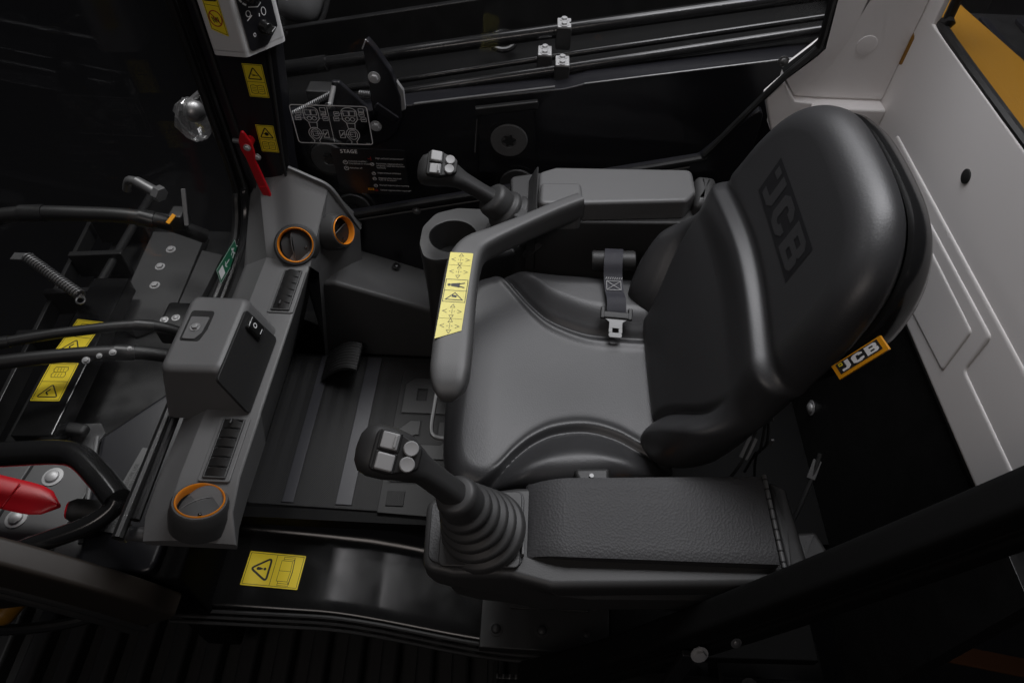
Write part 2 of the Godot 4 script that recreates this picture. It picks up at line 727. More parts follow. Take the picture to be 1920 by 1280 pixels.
func jcb(s: PackedVector3Array, at: Vector2, h: float, slant := 0.0) -> void: # three blocky capitals, 2.42 h wide
	var parts := [
		[[0.40, 1], [0.66, 1], [0.66, 0.2], [0.48, 0], [0.08, 0], [0.08, 0.24], [0.36, 0.24], [0.40, 0.29]],
		[[1.52, 0.66], [1.52, 0.82], [1.34, 1], [1.0, 1], [0.82, 0.82], [0.82, 0.18], [1.0, 0], [1.34, 0], [1.52, 0.18], [1.52, 0.34], [1.26, 0.34], [1.26, 0.28], [1.22, 0.23], [1.12, 0.23], [1.07, 0.28], [1.07, 0.72], [1.12, 0.77], [1.22, 0.77], [1.26, 0.72], [1.26, 0.66]],
		[[1.68, 0], [1.93, 0], [1.93, 1], [1.68, 1]],
		[[1.93, 0], [2.18, 0], [2.18, 0.21], [1.93, 0.21]], [[1.93, 0.39], [2.18, 0.39], [2.18, 0.61], [1.93, 0.61]], [[1.93, 0.79], [2.18, 0.79], [2.18, 1], [1.93, 1]],
		[[2.18, 0.5], [2.33, 0.5], [2.40, 0.58], [2.40, 0.86], [2.26, 1], [2.18, 1]], [[2.18, 0], [2.28, 0], [2.42, 0.14], [2.42, 0.42], [2.33, 0.5], [2.18, 0.5]]]
	for p in parts:
		var q := []
		for v in p:
			q.append([at.x + (v[0] + v[1] * slant) * h, at.y + v[1] * h])
		blot(s, q)

func ink(called: String, s: PackedVector3Array, sheet: Sheet, m: String, parent: Node3D, z := 0.0007) -> MeshInstance3D:
	return put(called, xf(s, sheet.frame(z)), m, parent)

func sheet_plate(sheet: Sheet, m: String, parent: Node3D, r := 0.002, called := "sheet", pts: Array = []) -> MeshInstance3D:
	var p := PackedVector2Array([Vector2(0, 0), Vector2(sheet.w, 0), Vector2(sheet.w, sheet.h), Vector2(0, sheet.h)])
	if pts:
		p = PackedVector2Array()
		for q in pts:
			p.append(Vector2(q[0] * sheet.w, q[1] * sheet.h))
	if r > 0:
		p = round_poly(p, r, 3)
	return put(called, xf(prism(p, 0.0, 0.0005), sheet.frame()), m, parent)

func warn_triangle(s: PackedVector3Array, c: Vector2, r: float, w: float) -> void:
	var p := round_poly(PackedVector2Array([c + Vector2(0, r), c + Vector2(-r * 0.95, -r * 0.72), c + Vector2(r * 0.95, -r * 0.72)]), r * 0.12, 3)
	var a := []
	for q in p:
		a.append([q.x, q.y])
	lines(s, a, w)

func book(s: PackedVector3Array, c: Vector2, w: float, h: float, t: float) -> void:
	for sg in [-1.0, 1.0]:
		lines(s, [[c.x, c.y - h * 0.4], [c.x + sg * w * 0.25, c.y - h * 0.5], [c.x + sg * w * 0.5, c.y - h * 0.42], [c.x + sg * w * 0.5, c.y + h * 0.42], [c.x + sg * w * 0.25, c.y + h * 0.5], [c.x, c.y + h * 0.4]], t)
		for k in 3:
			line(s, c + Vector2(sg * w * 0.1, h * (0.2 - 0.2 * k)), c + Vector2(sg * w * 0.4, h * (0.22 - 0.2 * k)), t * 0.8)

# ---------------------------------------------------------------- ground and air
func surroundings() -> void:
	struct_(put("ground", box_at(Vector3(0, -1.25, -1), Vector3(14, 0.2, 14), 0.0, 1), "matt_black"))

# ---------------------------------------------------------------- floor
func cab_floor() -> void:
	struct_(put("cab_floor_plate", plan([[-0.80, -0.46], [0.80, -0.46], [0.80, 0.25], [-0.80, 0.25]], -0.05, -0.006), "void_black"))
	var t := thing("floor_mat", "black rubber floor mat with smooth stripes and raised lettering before the seat", "floor mat", Vector3(-0.3, 0, 0))
	put("mat_base", plan([[-0.70, -0.284], [0.30, -0.284], [0.30, 0.232], [-0.70, 0.215]], -0.006, 0.0, 0.002, 0.01), "mat_rubber", t)
	for x in [[-0.608, -0.578], [-0.468, -0.426]]:
		put("stripe", plan([[x[0], -0.277], [x[1], -0.277], [x[1], 0.209], [x[0], 0.209]], 0.0001, 0.0035, 0.0012), "mat_smooth", t)
		for e in x:
			put("groove_edge", box_at(Vector3(e, 0.0008, -0.034), Vector3(0.0025, 0.0016, 0.486), 0.0, 1), "matt_black", t)
	put("logo_panel", plan([[-0.355, -0.232], [-0.316, -0.235], [-0.314, -0.262], [0.0, -0.262], [0.0, 0.24], [-0.357, 0.226]], 0.0001, 0.004, 0.0015), "mat_panel", t)
	var s := PackedVector3Array()
	jcb(s, Vector2(0.0, 0.0), 0.170)
	var fr := Transform3D(Basis(Vector3(0, 0, -1), Vector3(-1, 0, 0), Vector3(0, 1, 0)), Vector3(-0.168, 0.0, 0.205))
	var raised := PackedVector3Array()
	for part in split_shapes(s):
		raised.append_array(xf(part, fr))
	var shade_lines := PackedVector3Array()
	for poly in letter_outlines():
		var pts2 := []
		for v in poly:
			pts2.append([v[0] * 0.170, v[1] * 0.170])
		lines(shade_lines, pts2, 0.010)
	put("lettering_shade_line", xf(shade_lines, fr.translated(Vector3(0, 0.0043, 0))), "matt_black", t)  # flat black bands painting the shadow lines round the letters
	put("raised_lettering", raised, "mat_logo", t)
	var bs := PackedVector3Array()
	bs.append_array(plan([[-0.338, 0.165], [-0.292, 0.165], [-0.292, 0.207], [-0.338, 0.207]], 0.004, 0.0075, 0.001))
	put("raised_square", bs, "mat_rubber", t)

	# threshold step: riser and tread of glossy pressed sheet
	var prof := [[0.200, -0.02], [0.214, -0.001], [0.222, -0.010], [0.224, -0.03], [0.225, -0.070], [0.2265, -0.082], [0.2300, -0.094], [0.2355, -0.105], [0.2430, -0.1145], [0.2520, -0.1220], [0.2630, -0.1275], [0.2760, -0.1305], [0.30, -0.132], [0.40, -0.134], [0.425, -0.136], [0.432, -0.141], [0.434, -0.15], [0.434, -0.30]]
	var rings := []
	for i in 91:
		var x := -0.80 + 0.90 * i / 90.0
		var lean := 0.045 * (clampf(x, -0.75, -0.34) + 0.42) if x < -0.34 else 0.045 * 0.08 - 0.0
		var bend := 0.052 * smoothstep(-0.50, 0.05, x)
		var top := 0.03 * smoothstep(-0.40, -0.1, x)
		var ring := PackedVector3Array()
		for p in prof:
			var k: float = clampf((p[0] - 0.214) / 0.22, 0, 1)
			ring.append(Vector3(x, (p[1] * 0.85 if p[1] < 0.0 else p[1]) - lean * minf(1.0, k * 4.5), p[0] + 0.012 * k + lerpf(top, bend, k)))
		ring.append(Vector3(x, -0.30, 0.20))
		rings.append(ring)
	t = thing("door_threshold", "glossy black pressed steel door threshold with a step in front of the mat", "threshold", Vector3(-0.35, -0.13, 0.35))
	put("step_sheet", skin(rings), "gloss_black", t, 40)
	for k in 3:
		var path := PackedVector3Array()
		for i in 25:
			var x := -0.86 + 0.96 * i / 24.0
			path.append(Vector3(x, -0.124 - 0.013 * k, 0.453 + 0.010 * k + 0.052 * smoothstep(-0.50, 0.05, x)))
		put("seal_lip", tube(path, 0.0055, 8), "rubber", t)
	put("weld_bead", tube(curve([Vector3(-0.86, -0.05, 0.40), Vector3(-0.855, -0.09, 0.425), Vector3(-0.862, -0.125, 0.445), Vector3(-0.87, -0.14, 0.46)], 6), 0.004, 7), "dull_steel", t)

	# seat riser plate under the left console
	t = thing("riser_plate", "black plate with three domed screws under the near console", "panel", Vector3(0.08, -0.1, 0.42))
	put("plate", plan([[-0.075, 0.33], [0.25, 0.32], [0.24, 0.515], [-0.075, 0.512]], -0.13, -0.10, 0.004), "dark_plastic", t)
	for p in [Vector3(-0.036, -0.1, 0.467), Vector3(0.077, -0.1, 0.466), Vector3(0.188, -0.1, 0.470)]:
		put("screw", dome_bolt(p, Vector3.UP, 0.012), "dark_plastic", t)
	for x in [0.035, 0.155]:
		put("raised_pad", box_at(Vector3(x, -0.098, 0.395), Vector3(0.075, 0.006, 0.045), 0.002), "dark_plastic", t)
	t = thing("sill_plate", "black ribbed sill plate right of the riser plate under the near console", "panel", Vector3(0.4, -0.12, 0.42))
	put("plate", plan([[0.252, 0.30], [0.75, 0.30], [0.75, 0.50], [0.242, 0.512]], -0.15, -0.115, 0.004), "void_black", t)
	put("maker_plate", box_at(Vector3(0.44, -0.112, 0.378), Vector3(0.1, 0.005, 0.032), 0.001), "dark_plastic", t)

	# foot rest at the far side of the floor
	t = thing("foot_rest", "black sloping foot rest box between the dashboard and the far console", "foot rest", Vector3(-0.4, 0, -0.36))
	var a := [[-0.60, 0.0], [-0.235, 0.0], [-0.235, 0.205], [-0.42, 0.276], [-0.515, 0.312], [-0.60, 0.315]]
	put("housing", side_xy(a, -0.45, -0.285, 0.012, 0.02), "foot_plastic", t)
	put("screw", dome_bolt(Vector3(-0.372, 0.267, -0.405), Vector3(0.36, 0.93, 0), 0.008), "satin_black", t)

	t = thing("foot_pedal", "ribbed black rubber foot pedal on the floor mat near the foot rest", "pedal", Vector3(-0.52, 0.03, -0.2))
	var pts := []
	var pad := []
	for i in 9:
		var f := i / 8.0
		pad.append(Vector3(0, 0.02 + 0.075 * sin(f * 1.9), 0) + Vector3(-0.585 + 0.115 * f, 0, -0.235 + 0.012 * f))
	rings = []
	for p in pad:
		rings.append(PackedVector3Array([p + Vector3(0, 0, 0.06), p + Vector3(0, -0.012, 0.06), p + Vector3(0, -0.012, -0.035), p + Vector3(0, 0, -0.035)]))
	put("tread", skin(rings), "pedal_rubber", t)
	var rs := PackedVector3Array()
	for j in 9:
		var path := PackedVector3Array()
		for p in pad:
			path.append(p + Vector3(0, 0.0005, -0.03 + 0.0105 * j))
		rs.append_array(tube(path, 0.0028, 6))
	put("ribs", rs, "pedal_rubber", t)
	put("stalk", bar(Vector3(-0.53, 0.0, -0.235), Vector3(-0.53, 0.065, -0.215), 0.02, 0.02), "satin_black", t)

func letter_outlines() -> Array:
	return [
		[[0.40, 1], [0.66, 1], [0.66, 0.2], [0.48, 0], [0.08, 0], [0.08, 0.24], [0.36, 0.24], [0.40, 0.29]],
		[[1.52, 0.66], [1.52, 0.82], [1.34, 1], [1.0, 1], [0.82, 0.82], [0.82, 0.18], [1.0, 0], [1.34, 0], [1.52, 0.18], [1.52, 0.34], [1.26, 0.34], [1.26, 0.28], [1.22, 0.23], [1.12, 0.23], [1.07, 0.28], [1.07, 0.72], [1.12, 0.77], [1.22, 0.77], [1.26, 0.72], [1.26, 0.66]],
		[[1.68, 0], [2.28, 0], [2.42, 0.14], [2.42, 0.42], [2.33, 0.5], [2.40, 0.58], [2.40, 0.86], [2.26, 1], [1.68, 1]],
		[[1.93, 0.21], [2.18, 0.21], [2.18, 0.39], [1.93, 0.39]], [[1.93, 0.61], [2.18, 0.61], [2.18, 0.79], [1.93, 0.79]]]

# shapes of letters (flat triangles at z = 0) raised 0.0035
func split_shapes(s: PackedVector3Array) -> Array:
	var out := []
	var up := PackedVector3Array()
	for v in s:
		up.append(v + Vector3(0, 0, 0.0078))
	out.append(up)
	var walls := PackedVector3Array()
	for i in range(0, s.size(), 3):
		for k in 3:
			var a := s[i + k]
			var b := s[i + (k + 1) % 3]
			quad(walls, a + Vector3(0, 0, 0.0), b + Vector3(0, 0, 0.0), b + Vector3(0, 0, 0.0077), a + Vector3(0, 0, 0.0077))
	out.append(walls)
	return out

# ---------------------------------------------------------------- dashboard
func dashboard() -> void:
	var t := thing("dashboard", "grey moulded dashboard ledge running along the bottom of the windscreen", "dashboard", Vector3(-0.62, 0.3, 0.05))
	# middle and left end: one profile swept along z
	var secs := [
		[-0.425, [[-0.735, 0.385], [-0.667, 0.420], [-0.549, 0.420], [-0.70, 0.0], [-0.74, 0.0]]],
		[-0.26, [[-0.735, 0.385], [-0.667, 0.420], [-0.549, 0.420], [-0.70, 0.0], [-0.74, 0.0]]],
		[0.210, [[-0.735, 0.375], [-0.667, 0.420], [-0.549, 0.420], [-0.70, 0.0], [-0.74, 0.0]]],
		[0.212, [[-0.735, 0.375], [-0.669, 0.420], [-0.549, 0.420], [-0.570, 0.30], [-0.72, 0.30]]],
		[0.36, [[-0.735, 0.375], [-0.669, 0.420], [-0.549, 0.420], [-0.562, 0.32], [-0.72, 0.32]]],
		[0.43, [[-0.735, 0.368], [-0.672, 0.405], [-0.546, 0.408], [-0.556, 0.33], [-0.72, 0.33]]],
		[0.478, [[-0.725, 0.362], [-0.66, 0.372], [-0.536, 0.368], [-0.542, 0.345], [-0.72, 0.345]]]]
	var rings := []
	for q in secs:
		var p := PackedVector2Array()
		for v in q[1]:
			p.append(Vector2(v[0], v[1]))
		p = round_poly(p, 0.006, 3)
		var ring := PackedVector3Array()
		for v in p:
			ring.append(Vector3(v.x, v.y, q[0]))
		rings.append(ring)
	put("ledge", skin(rings), "dash_plastic", t, 30)
	# right end that rises to the pillar
	var A := Vector3(-0.617, 0.574, -0.432)
	var A2 := Vector3(-0.70, 0.555, -0.432)
	var B := Vector3(-0.522, 0.527, -0.425)
	var R := Vector3(-0.549, 0.420, -0.235)
	var S := Vector3(-0.735, 0.385, -0.262)
	var S2 := Vector3(-0.667, 0.420, -0.262)
	var A3 := Vector3(-0.735, 0.50, -0.432)
	var D := Vector3(-0.455, 0.40, -0.40)
	var D2 := Vector3(-0.455, 0.40, -0.44)
	var E := Vector3(-0.547, 0.36, -0.275)
	var D0 := Vector3(-0.50, 0.0, -0.40)
	var E0 := Vector3(-0.60, 0.0, -0.275)
	var s := PackedVector3Array()
	var nl := 10
	# upper facet as a soft sheet between the pillar edge and the ledge
	var left := [A2, S2]
	for i in nl:
		for j in nl:
			var c: Array[Vector3] = []
			for q in [[0, 0], [1, 0], [1, 1], [0, 1]]:
				var u := float(i + q[0]) / nl
				var v := float(j + q[1]) / nl
				var far: Vector3 = A2.lerp(A, minf(u * 1.8, 1.0)) if u < 0.5556 else A.lerp(B, (u - 0.5556) / 0.4444)
				var near: Vector3 = S2.lerp(R, u)
				var p := far.lerp(near, v)
				p.y -= 0.022 * sin(v * PI) * (1.0 - u * 0.6) * smoothstep(0.0, 0.3, u)
				c.append(p)
			quad(s, c[0], c[3], c[2], c[1])
	quad(s, A3, S, S2, A2)
	s.append_array(PackedVector3Array([B, R, E, B, E, D]))
	quad(s, D, E, E0, D0)
	quad(s, B, D, D2, Vector3(-0.522, 0.5, -0.445))
	put("raised_end", s, "dash_plastic", t, 40)
	put("edge_trim", sweep(curve([Vector3(-0.617, 0.577, -0.427), Vector3(-0.567, 0.552, -0.425), Vector3(-0.520, 0.527, -0.420), Vector3(-0.487, 0.468, -0.412), Vector3(-0.457, 0.402, -0.405)], 5), fill_sizes(21, Vector2(0.010, 0.012)), Vector3.UP, 0.6, 12), "dash_plastic", t)
	# rectangular louvres
	louvre(t, Vector3(-0.584, 0.4205, -0.146), 0.062, 0.145, [-0.062, 0.035])
	louvre(t, Vector3(-0.598, 0.4205, 0.300), 0.064, 0.150, [0.06, 0.02])

	round_vent("round outlet with orange ring on the sloping far dashboard end", Vector3(-0.591, 0.442, -0.286), Vector3(0.22, 0.72, 0.66), 0.043, 0.4)
	round_vent("round outlet with orange ring on the side of the dashboard nearest the side window", Vector3(-0.503, 0.437, -0.352), Vector3(0.86, 0.42, 0.28), 0.036, -0.2)
	round_vent("round outlet with orange ring on the near dashboard end by the door", Vector3(-0.609, 0.418, 0.424), Vector3(0.18, 0.92, -0.33), 0.044, -0.9, 0.014)

	# control box on the ledge
	t = thing("control_box", "grey fuse and wiper control box with sloped black face on the dashboard ledge", "control box", Vector3(-0.66, 0.42, 0.08))
	var low := [Vector3(-0.765, 0.40, -0.045), Vector3(-0.765, 0.40, 0.212), Vector3(-0.573, 0.4205, 0.212), Vector3(-0.570, 0.4205, -0.036)]
	var high := [Vector3(-0.738, 0.53, -0.022), Vector3(-0.738, 0.53, 0.182), Vector3(-0.614, 0.53, 0.180), Vector3(-0.611, 0.53, -0.022)]
	put("cover", soft_frustum(low, high, 0.022, 0.013), "dash_plastic", t, 50)
	# sloped dark face panel
	s = PackedVector3Array()
	var a0: Vector3 = low[3].lerp(high[3], 0.97)
	var a1: Vector3 = low[2].lerp(high[2], 0.97)
	var b0: Vector3 = low[3]
	var b1: Vector3 = low[2]
	var sh := Sheet.new(a1 + Vector3(0, 0, -0.003), a0 + Vector3(0, 0, 0.003), b1 + Vector3(0, 0, -0.003))
	var face := PackedVector2Array([Vector2(-0.006, 0.001), Vector2(sh.w + 0.006, 0.001), Vector2(sh.w - 0.002, sh.h), Vector2(0.004, sh.h)])
	put("face_panel", xf(prism(round_poly(face, 0.01, 4), -0.004, 0.0022, 0.001), sh.frame()), "dark_plastic", t)
	var sw := put("rocker_switch", xf(rbox(Vector3(0.036, 0.046, 0.016), 0.006), sh.frame(0.006) * Transform3D(Basis(), Vector3(sh.w - 0.026, sh.h - 0.036, 0))), "shell_plastic", t)
	s = PackedVector3Array()
	ring2(s, Vector2(sh.w - 0.028, sh.h - 0.028), 0.005, 0.005, 0.002)
	line(s, Vector2(sh.w - 0.034, sh.h - 0.05), Vector2(sh.w - 0.022, sh.h - 0.05), 0.002)
	ink("switch_symbol", s, sh, "white_ink", sw, 0.0145)
	put("latch_slot", plan([[-0.722, 0.025], [-0.672, 0.025], [-0.672, 0.075], [-0.680, 0.11], [-0.722, 0.11]], 0.5285, 0.5312, 0.0005, 0.008), "matt_black", t)
	var lt := put("latch_plate", plan([[-0.716, 0.045], [-0.676, 0.045], [-0.680, 0.09], [-0.690, 0.107], [-0.716, 0.107]], 0.5315, 0.5345, 0.001, 0.004), "dash_plastic", t)
	put("latch_bolt", hex_bolt(Vector3(-0.697, 0.5345, 0.076), Vector3.UP, 0.0075), "steel", lt)

func fill_sizes(n: int, v: Vector2) -> Array:
	var o := []
	for i in n:
		o.append(v)
	return o

# box between two four-cornered plans (listed clockwise from above) with rounded upright edges and a rounded top edge
func soft_frustum(low: Array, high: Array, r: float, b: float) -> PackedVector3Array:
	var rings := []
	var steps := 7
	var lp := PackedVector2Array()
	var hp := PackedVector2Array()
	for i in 4:
		lp.append(Vector2(low[i].x, -low[i].z))
		hp.append(Vector2(high[i].x, -high[i].z))
	var le := round_poly(lp, r, 4)
	var he := round_poly(hp, r, 4)
	var ylow := 0.0
	var yhigh := 0.0
	for i in 4:
		ylow += low[i].y / 4
		yhigh += high[i].y / 4
	var h := yhigh - ylow
	rings.append(lift_y(le, ylow - 0.02))
	rings.append(lift_y(mix2(le, he, (h - b) / h), yhigh - b))
	for k in range(1, steps):
		var an := PI / 2 * k / (steps - 1)
		rings.append(lift_y(inset(mix2(le, he, (h - b + b * sin(an)) / h), b * (1 - cos(an))), yhigh - b + b * sin(an)))
	return skin(rings)

func mix2(a: PackedVector2Array, b: PackedVector2Array, f: float) -> PackedVector2Array:
	var o := PackedVector2Array()
	for i in a.size():
		o.append(a[i].lerp(b[i], f))
	return o

func lift_y(p: PackedVector2Array, y: float) -> PackedVector3Array:
	var o := PackedVector3Array()
	for v in p:
		o.append(Vector3(v.x, y, -v.y))
	return o

func louvre(t: Node3D, c: Vector3, w: float, l: float, tilt: Array) -> void:
	var fr := put("louvre", plan([[c.x - w / 2, c.z - l / 2], [c.x + w / 2, c.z - l / 2], [c.x + w / 2, c.z + l / 2], [c.x - w / 2, c.z + l / 2]], c.y, c.y + 0.003, 0.0012, 0.006), "dash_plastic", t)
	var iw := w * 0.66
	var il := l * 0.9
	var rim := PackedVector3Array()
	for sg in [-1.0, 1.0]:
		rim.append_array(box_at(c + Vector3(sg * iw / 2, 0.005, 0), Vector3(0.004, 0.006, il + 0.004), 0.0015))
		rim.append_array(box_at(c + Vector3(0, 0.005, sg * il / 2), Vector3(iw, 0.006, 0.004), 0.0015))
	put("louvre_rim", rim, "mid_plastic", fr)
	put("louvre_shade_plate", box_at(c + Vector3(0, 0.0028, 0), Vector3(iw - 0.002, 0.0012, il - 0.002), 0.0, 1), "matt_black", fr)  # dark plate on the surface, coloured as the shaded depth of an opening
	for k in 6:
		var z := c.z - il / 2 + il * (k + 0.5) / 6.0
		var rings := []
		for i in 9:
			var f := i / 8.0
			var x := c.x - iw * 0.47 + iw * 0.94 * f
			var up := 0.012 * sin(f * PI)
			rings.append(PackedVector3Array([Vector3(x, c.y + 0.0035 + up * 0.2, z + 0.0085), Vector3(x, c.y + 0.0047 + up * 0.2, z + 0.0085), Vector3(x, c.y + 0.0075 + up, z - 0.004), Vector3(x, c.y + 0.0055 + up, z - 0.0035)]))
		put("slat", skin(rings), "flap_plastic", fr)
	put("slat_knob", box_at(c + Vector3(0, 0.018, -il * 0.41 if tilt[0] > 0 else il * 0.41), Vector3(0.005, 0.006, 0.012), 0.002), "dark_plastic", fr)

func round_vent(label: String, p: Vector3, n: Vector3, r: float, turn: float, low := 0.0) -> void:
	var t := thing("air_vent", label, "air vent", p, "round air vents with orange rings")
	var fr := at_y(p - n.normalized() * low, n)
	put("collar", xf(lathe([[r * 1.32, -0.03], [r * 1.30, 0.0], [r * 1.24, 0.010], [r * 1.20, 0.022], [r * 1.12, 0.0275], [r * 1.05, 0.0275], [r * 0.99, 0.024], [r * 0.96, 0.02]], 48), fr), "mid_plastic", t, 30)
	put("orange_ring", xf(lathe([[r * 1.04, 0.025], [r * 1.03, 0.0290], [r * 1.00, 0.0302], [r * 0.96, 0.0285], [r * 0.94, 0.022], [r * 0.93, 0.012]], 48), fr), "orange_plastic", t, 50)
	put("bowl", xf(lathe([[r * 0.94, 0.014], [r * 0.90, 0.002], [r * 0.6, -0.004], [0, -0.008]], 40), fr), "matt_black", t)
	var spin := fr * Transform3D(Basis(Vector3.UP, turn), Vector3.ZERO)
	# two flaps: slices of a dished disc with a step between them
	for k in 2:
		var s := PackedVector3Array()
		var x0 := -0.82 if k == 0 else -0.12
		var x1 := -0.18 if k == 0 else 0.84
		var nn := 14
		for i in nn:
			for j in nn:
				var c: Array[Vector3] = []
				for q in [[0, 0], [1, 0], [1, 1], [0, 1]]:
					var x := lerpf(x0, x1, float(i + q[0]) / nn)
					var half := sqrt(maxf(0.0, 0.86 * 0.86 - x * x))
					var z := lerpf(-half, half, float(j + q[1]) / nn)
					var y := 0.004 + (0.010 if k == 1 else 0.0) + 0.006 * (1.0 - z * z) - 0.008 * (x - x0)
					c.append(Vector3(x * r, y, z * r))
				quad(s, c[0], c[3], c[2], c[1])
		var lipx := x0 if k == 1 else x1
		put("flap", xf(s, spin), "flap_plastic", t, 40)
	put("flap_lip", xf(tube(curve([Vector3(-0.12 * r, 0.0145, -0.83 * r), Vector3(-0.2 * r, 0.019, -0.4 * r), Vector3(-0.22 * r, 0.0205, 0), Vector3(-0.2 * r, 0.019, 0.4 * r), Vector3(-0.12 * r, 0.0145, 0.83 * r)], 5), 0.0014, 6), spin), "mid_plastic", t)
	put("flap_tab", xf(rbox(Vector3(0.006, 0.006, 0.006), 0.002), spin * Transform3D(Basis(), Vector3(r * 0.55, 0.016, r * 0.2))), "shell_plastic", t)

# ---------------------------------------------------------------- glass, pillars
func front_and_side_windows() -> void:
	var t := thing("windscreen", "clear front windscreen above the dashboard with black rubber seal", "windscreen", Vector3(-0.76, 0.4, 0))
	var p := [[-0.44, 0.50], [-0.40, 0.45], [-0.30, 0.412], [-0.18, 0.40], [0.40, 0.385], [0.44, 0.385], [0.44, 1.9], [-0.44, 1.9]]
	put("pane", wall_zy(p, -0.757, -0.762), "glass", t)
	put("seal", tube(curve([Vector3(-0.74, 1.4, -0.425), Vector3(-0.742, 0.62, -0.425), Vector3(-0.744, 0.50, -0.405), Vector3(-0.745, 0.43, -0.335), Vector3(-0.748, 0.402, -0.22), Vector3(-0.75, 0.39, 0.0), Vector3(-0.75, 0.38, 0.25), Vector3(-0.748, 0.372, 0.44)], 8), 0.010, 10), "gloss_black", t)
	put("outer_seal", tube(curve([Vector3(-0.772, 1.4, -0.44), Vector3(-0.773, 0.60, -0.44), Vector3(-0.775, 0.47, -0.41), Vector3(-0.777, 0.40, -0.33), Vector3(-0.78, 0.375, -0.2), Vector3(-0.782, 0.365, 0.0), Vector3(-0.782, 0.355, 0.25), Vector3(-0.78, 0.35, 0.47)], 8), 0.012, 10), "satin_black", t)

	t = thing("front_pillar", "black front pillar between windscreen and side window carrying yellow labels", "pillar", Vector3(-0.66, 0.5, -0.43))
	var post := []
	for q in [[0.36, -0.628], [0.60, -0.610], [0.75, -0.590], [0.90, -0.570], [1.9, -0.45]]:
		var xr: float = q[1]
		var sec := round_poly(PackedVector2Array([Vector2(-0.745, 0.425), Vector2(-0.700, 0.421), Vector2(xr - 0.022, 0.421), Vector2(xr, 0.432), Vector2(xr + 0.008, 0.47), Vector2(-0.74, 0.50)]), 0.005, 3)
		post.append(lift_y(sec, q[0]))
	put("post", skin(post), "paint_black", t)
	put("trim_strip", tube(PackedVector3Array([Vector3(-0.638, 0.40, -0.421), Vector3(-0.622, 0.60, -0.421), Vector3(-0.582, 0.90, -0.421), Vector3(-0.462, 1.9, -0.421)]), 0.0035, 8), "rubber", t)
	put("trim_strip", box_at(Vector3(-0.712, 1.15, -0.420), Vector3(0.008, 1.5, 0.008), 0.002), "rubber", t)

	t = thing("side_window", "large clear side window beyond the seat with black frame", "window", Vector3(0.0, 0.5, -0.44))
	put("pane", side_xy([[-0.575, 0.435], [-0.44, 0.44], [0.40, 0.655], [0.545, 0.85], [0.60, 1.04], [0.62, 1.9], [-0.575, 1.9]], -0.447, -0.442, 0.0, 0.0, 1, false), "glass", t)
	# frame: sloping lower rail with a bright edge, then up the rear
	put("lower_rail", side_xy([[-0.60, 0.05], [0.53, 0.05], [0.53, 0.81], [0.41, 0.652], [-0.30, 0.475], [-0.45, 0.437], [-0.60, 0.40]], -0.455, -0.432, 0.003, 0.02), "paint_black", t)
	put("rail_edge", tube(curve([Vector3(-0.50, 0.42, -0.431), Vector3(-0.30, 0.474, -0.431), Vector3(0.05, 0.560, -0.431), Vector3(0.39, 0.645, -0.431), Vector3(0.42, 0.665, -0.431), Vector3(0.47, 0.745, -0.433), Vector3(0.543, 0.862, -0.434), Vector3(0.590, 0.925, -0.434), Vector3(0.597, 0.95, -0.434), Vector3(0.589, 1.04, -0.434), Vector3(0.575, 1.2, -0.434)], 5), 0.008, 8), "satin_black", t)
	put("glazing_bead", tube(curve([Vector3(-0.56, 0.39, -0.428), Vector3(-0.30, 0.455, -0.428), Vector3(0.39, 0.627, -0.428)], 5), 0.0025, 8), "dull_steel", t)
	for p2 in [Vector3(0.437, 0.672, -0.44), Vector3(0.535, 0.90, -0.44), Vector3(-0.30, 0.455, -0.427)]:
		put("glass_screw", dome_bolt(p2, Vector3(0, 0, 1), 0.008), "dull_steel", t)

	# control pod on the pillar
	t = thing("control_pod", "grey control pod with throttle dial and key switch on the front pillar", "control panel", Vector3(-0.61, 0.9, -0.39))
	var pod := [[-0.680, -0.362], [-0.606, -0.356], [-0.545, -0.43], [-0.555, -0.46], [-0.68, -0.44]]
	put("housing", plan(pod, 0.908, 1.25, 0.0, 0.012), "pod_plastic", t)
	put("base_cap", xf(plan(pod, -0.012, 0.0, 0.010, 0.012), Transform3D(Basis(Vector3(1, 0, 0), Vector3(0, -1, 0), Vector3(0, 0, 1)), Vector3(0, 0.908, 0))), "pod_plastic", t, 60)
	var sh := Sheet.new(Vector3(-0.601, 1.2, -0.3605), Vector3(-0.549, 1.2, -0.4240), Vector3(-0.601, 0.918, -0.3605))
	sh.o += sh.n * 0.0015
	put("face_panel", xf(prism(round_poly(PackedVector2Array([Vector2(0.004, 0), Vector2(sh.w * 0.55, 0.0), Vector2(sh.w - 0.003, 0.03), Vector2(sh.w - 0.003, 0.3), Vector2(0.004, 0.3)]), 0.006, 3), -0.002, 0.001), sh.frame()), "paint_black", t)
	var up := Transform3D(Basis(Vector3(1, 0, 0), Vector3(0, 0, 1), Vector3(0, -1, 0)), Vector3.ZERO)
	for q in [[0.048, 0.038, 0.013, "key_switch"], [0.040, 0.118, 0.026, "throttle_dial"]]:
		var r: float = q[2]
		var cen := sh.frame() * Vector3(q[0], q[1], 0.001)
		var k := put(q[3], xf(lathe([[r * 1.15, 0], [r * 1.1, 0.004], [r, 0.006], [r * 0.94, 0.016], [r * 0.85, 0.018], [0, 0.018]], 28), at_y(cen, sh.n)), "shell_plastic", t)
		put("knob_grip", xf(rbox(Vector3(r * 1.7, r * 0.5, 0.012), 0.003), Transform3D(Basis(sh.ex, sh.ey, sh.n).rotated(sh.n, 0.45), cen + sh.n * 0.022)), "shell_plastic", k)
	var s := PackedVector3Array()
	ring2(s, Vector2(0.040, 0.118), 0.033, 0.033, 0.0035, 2.6, 3.3)
	ring2(s, Vector2(0.040, 0.118), 0.033, 0.033, 0.0035, 3.38, 3.75)
	ring2(s, Vector2(0.040, 0.118), 0.033, 0.033, 0.0035, 3.82, 4.1)
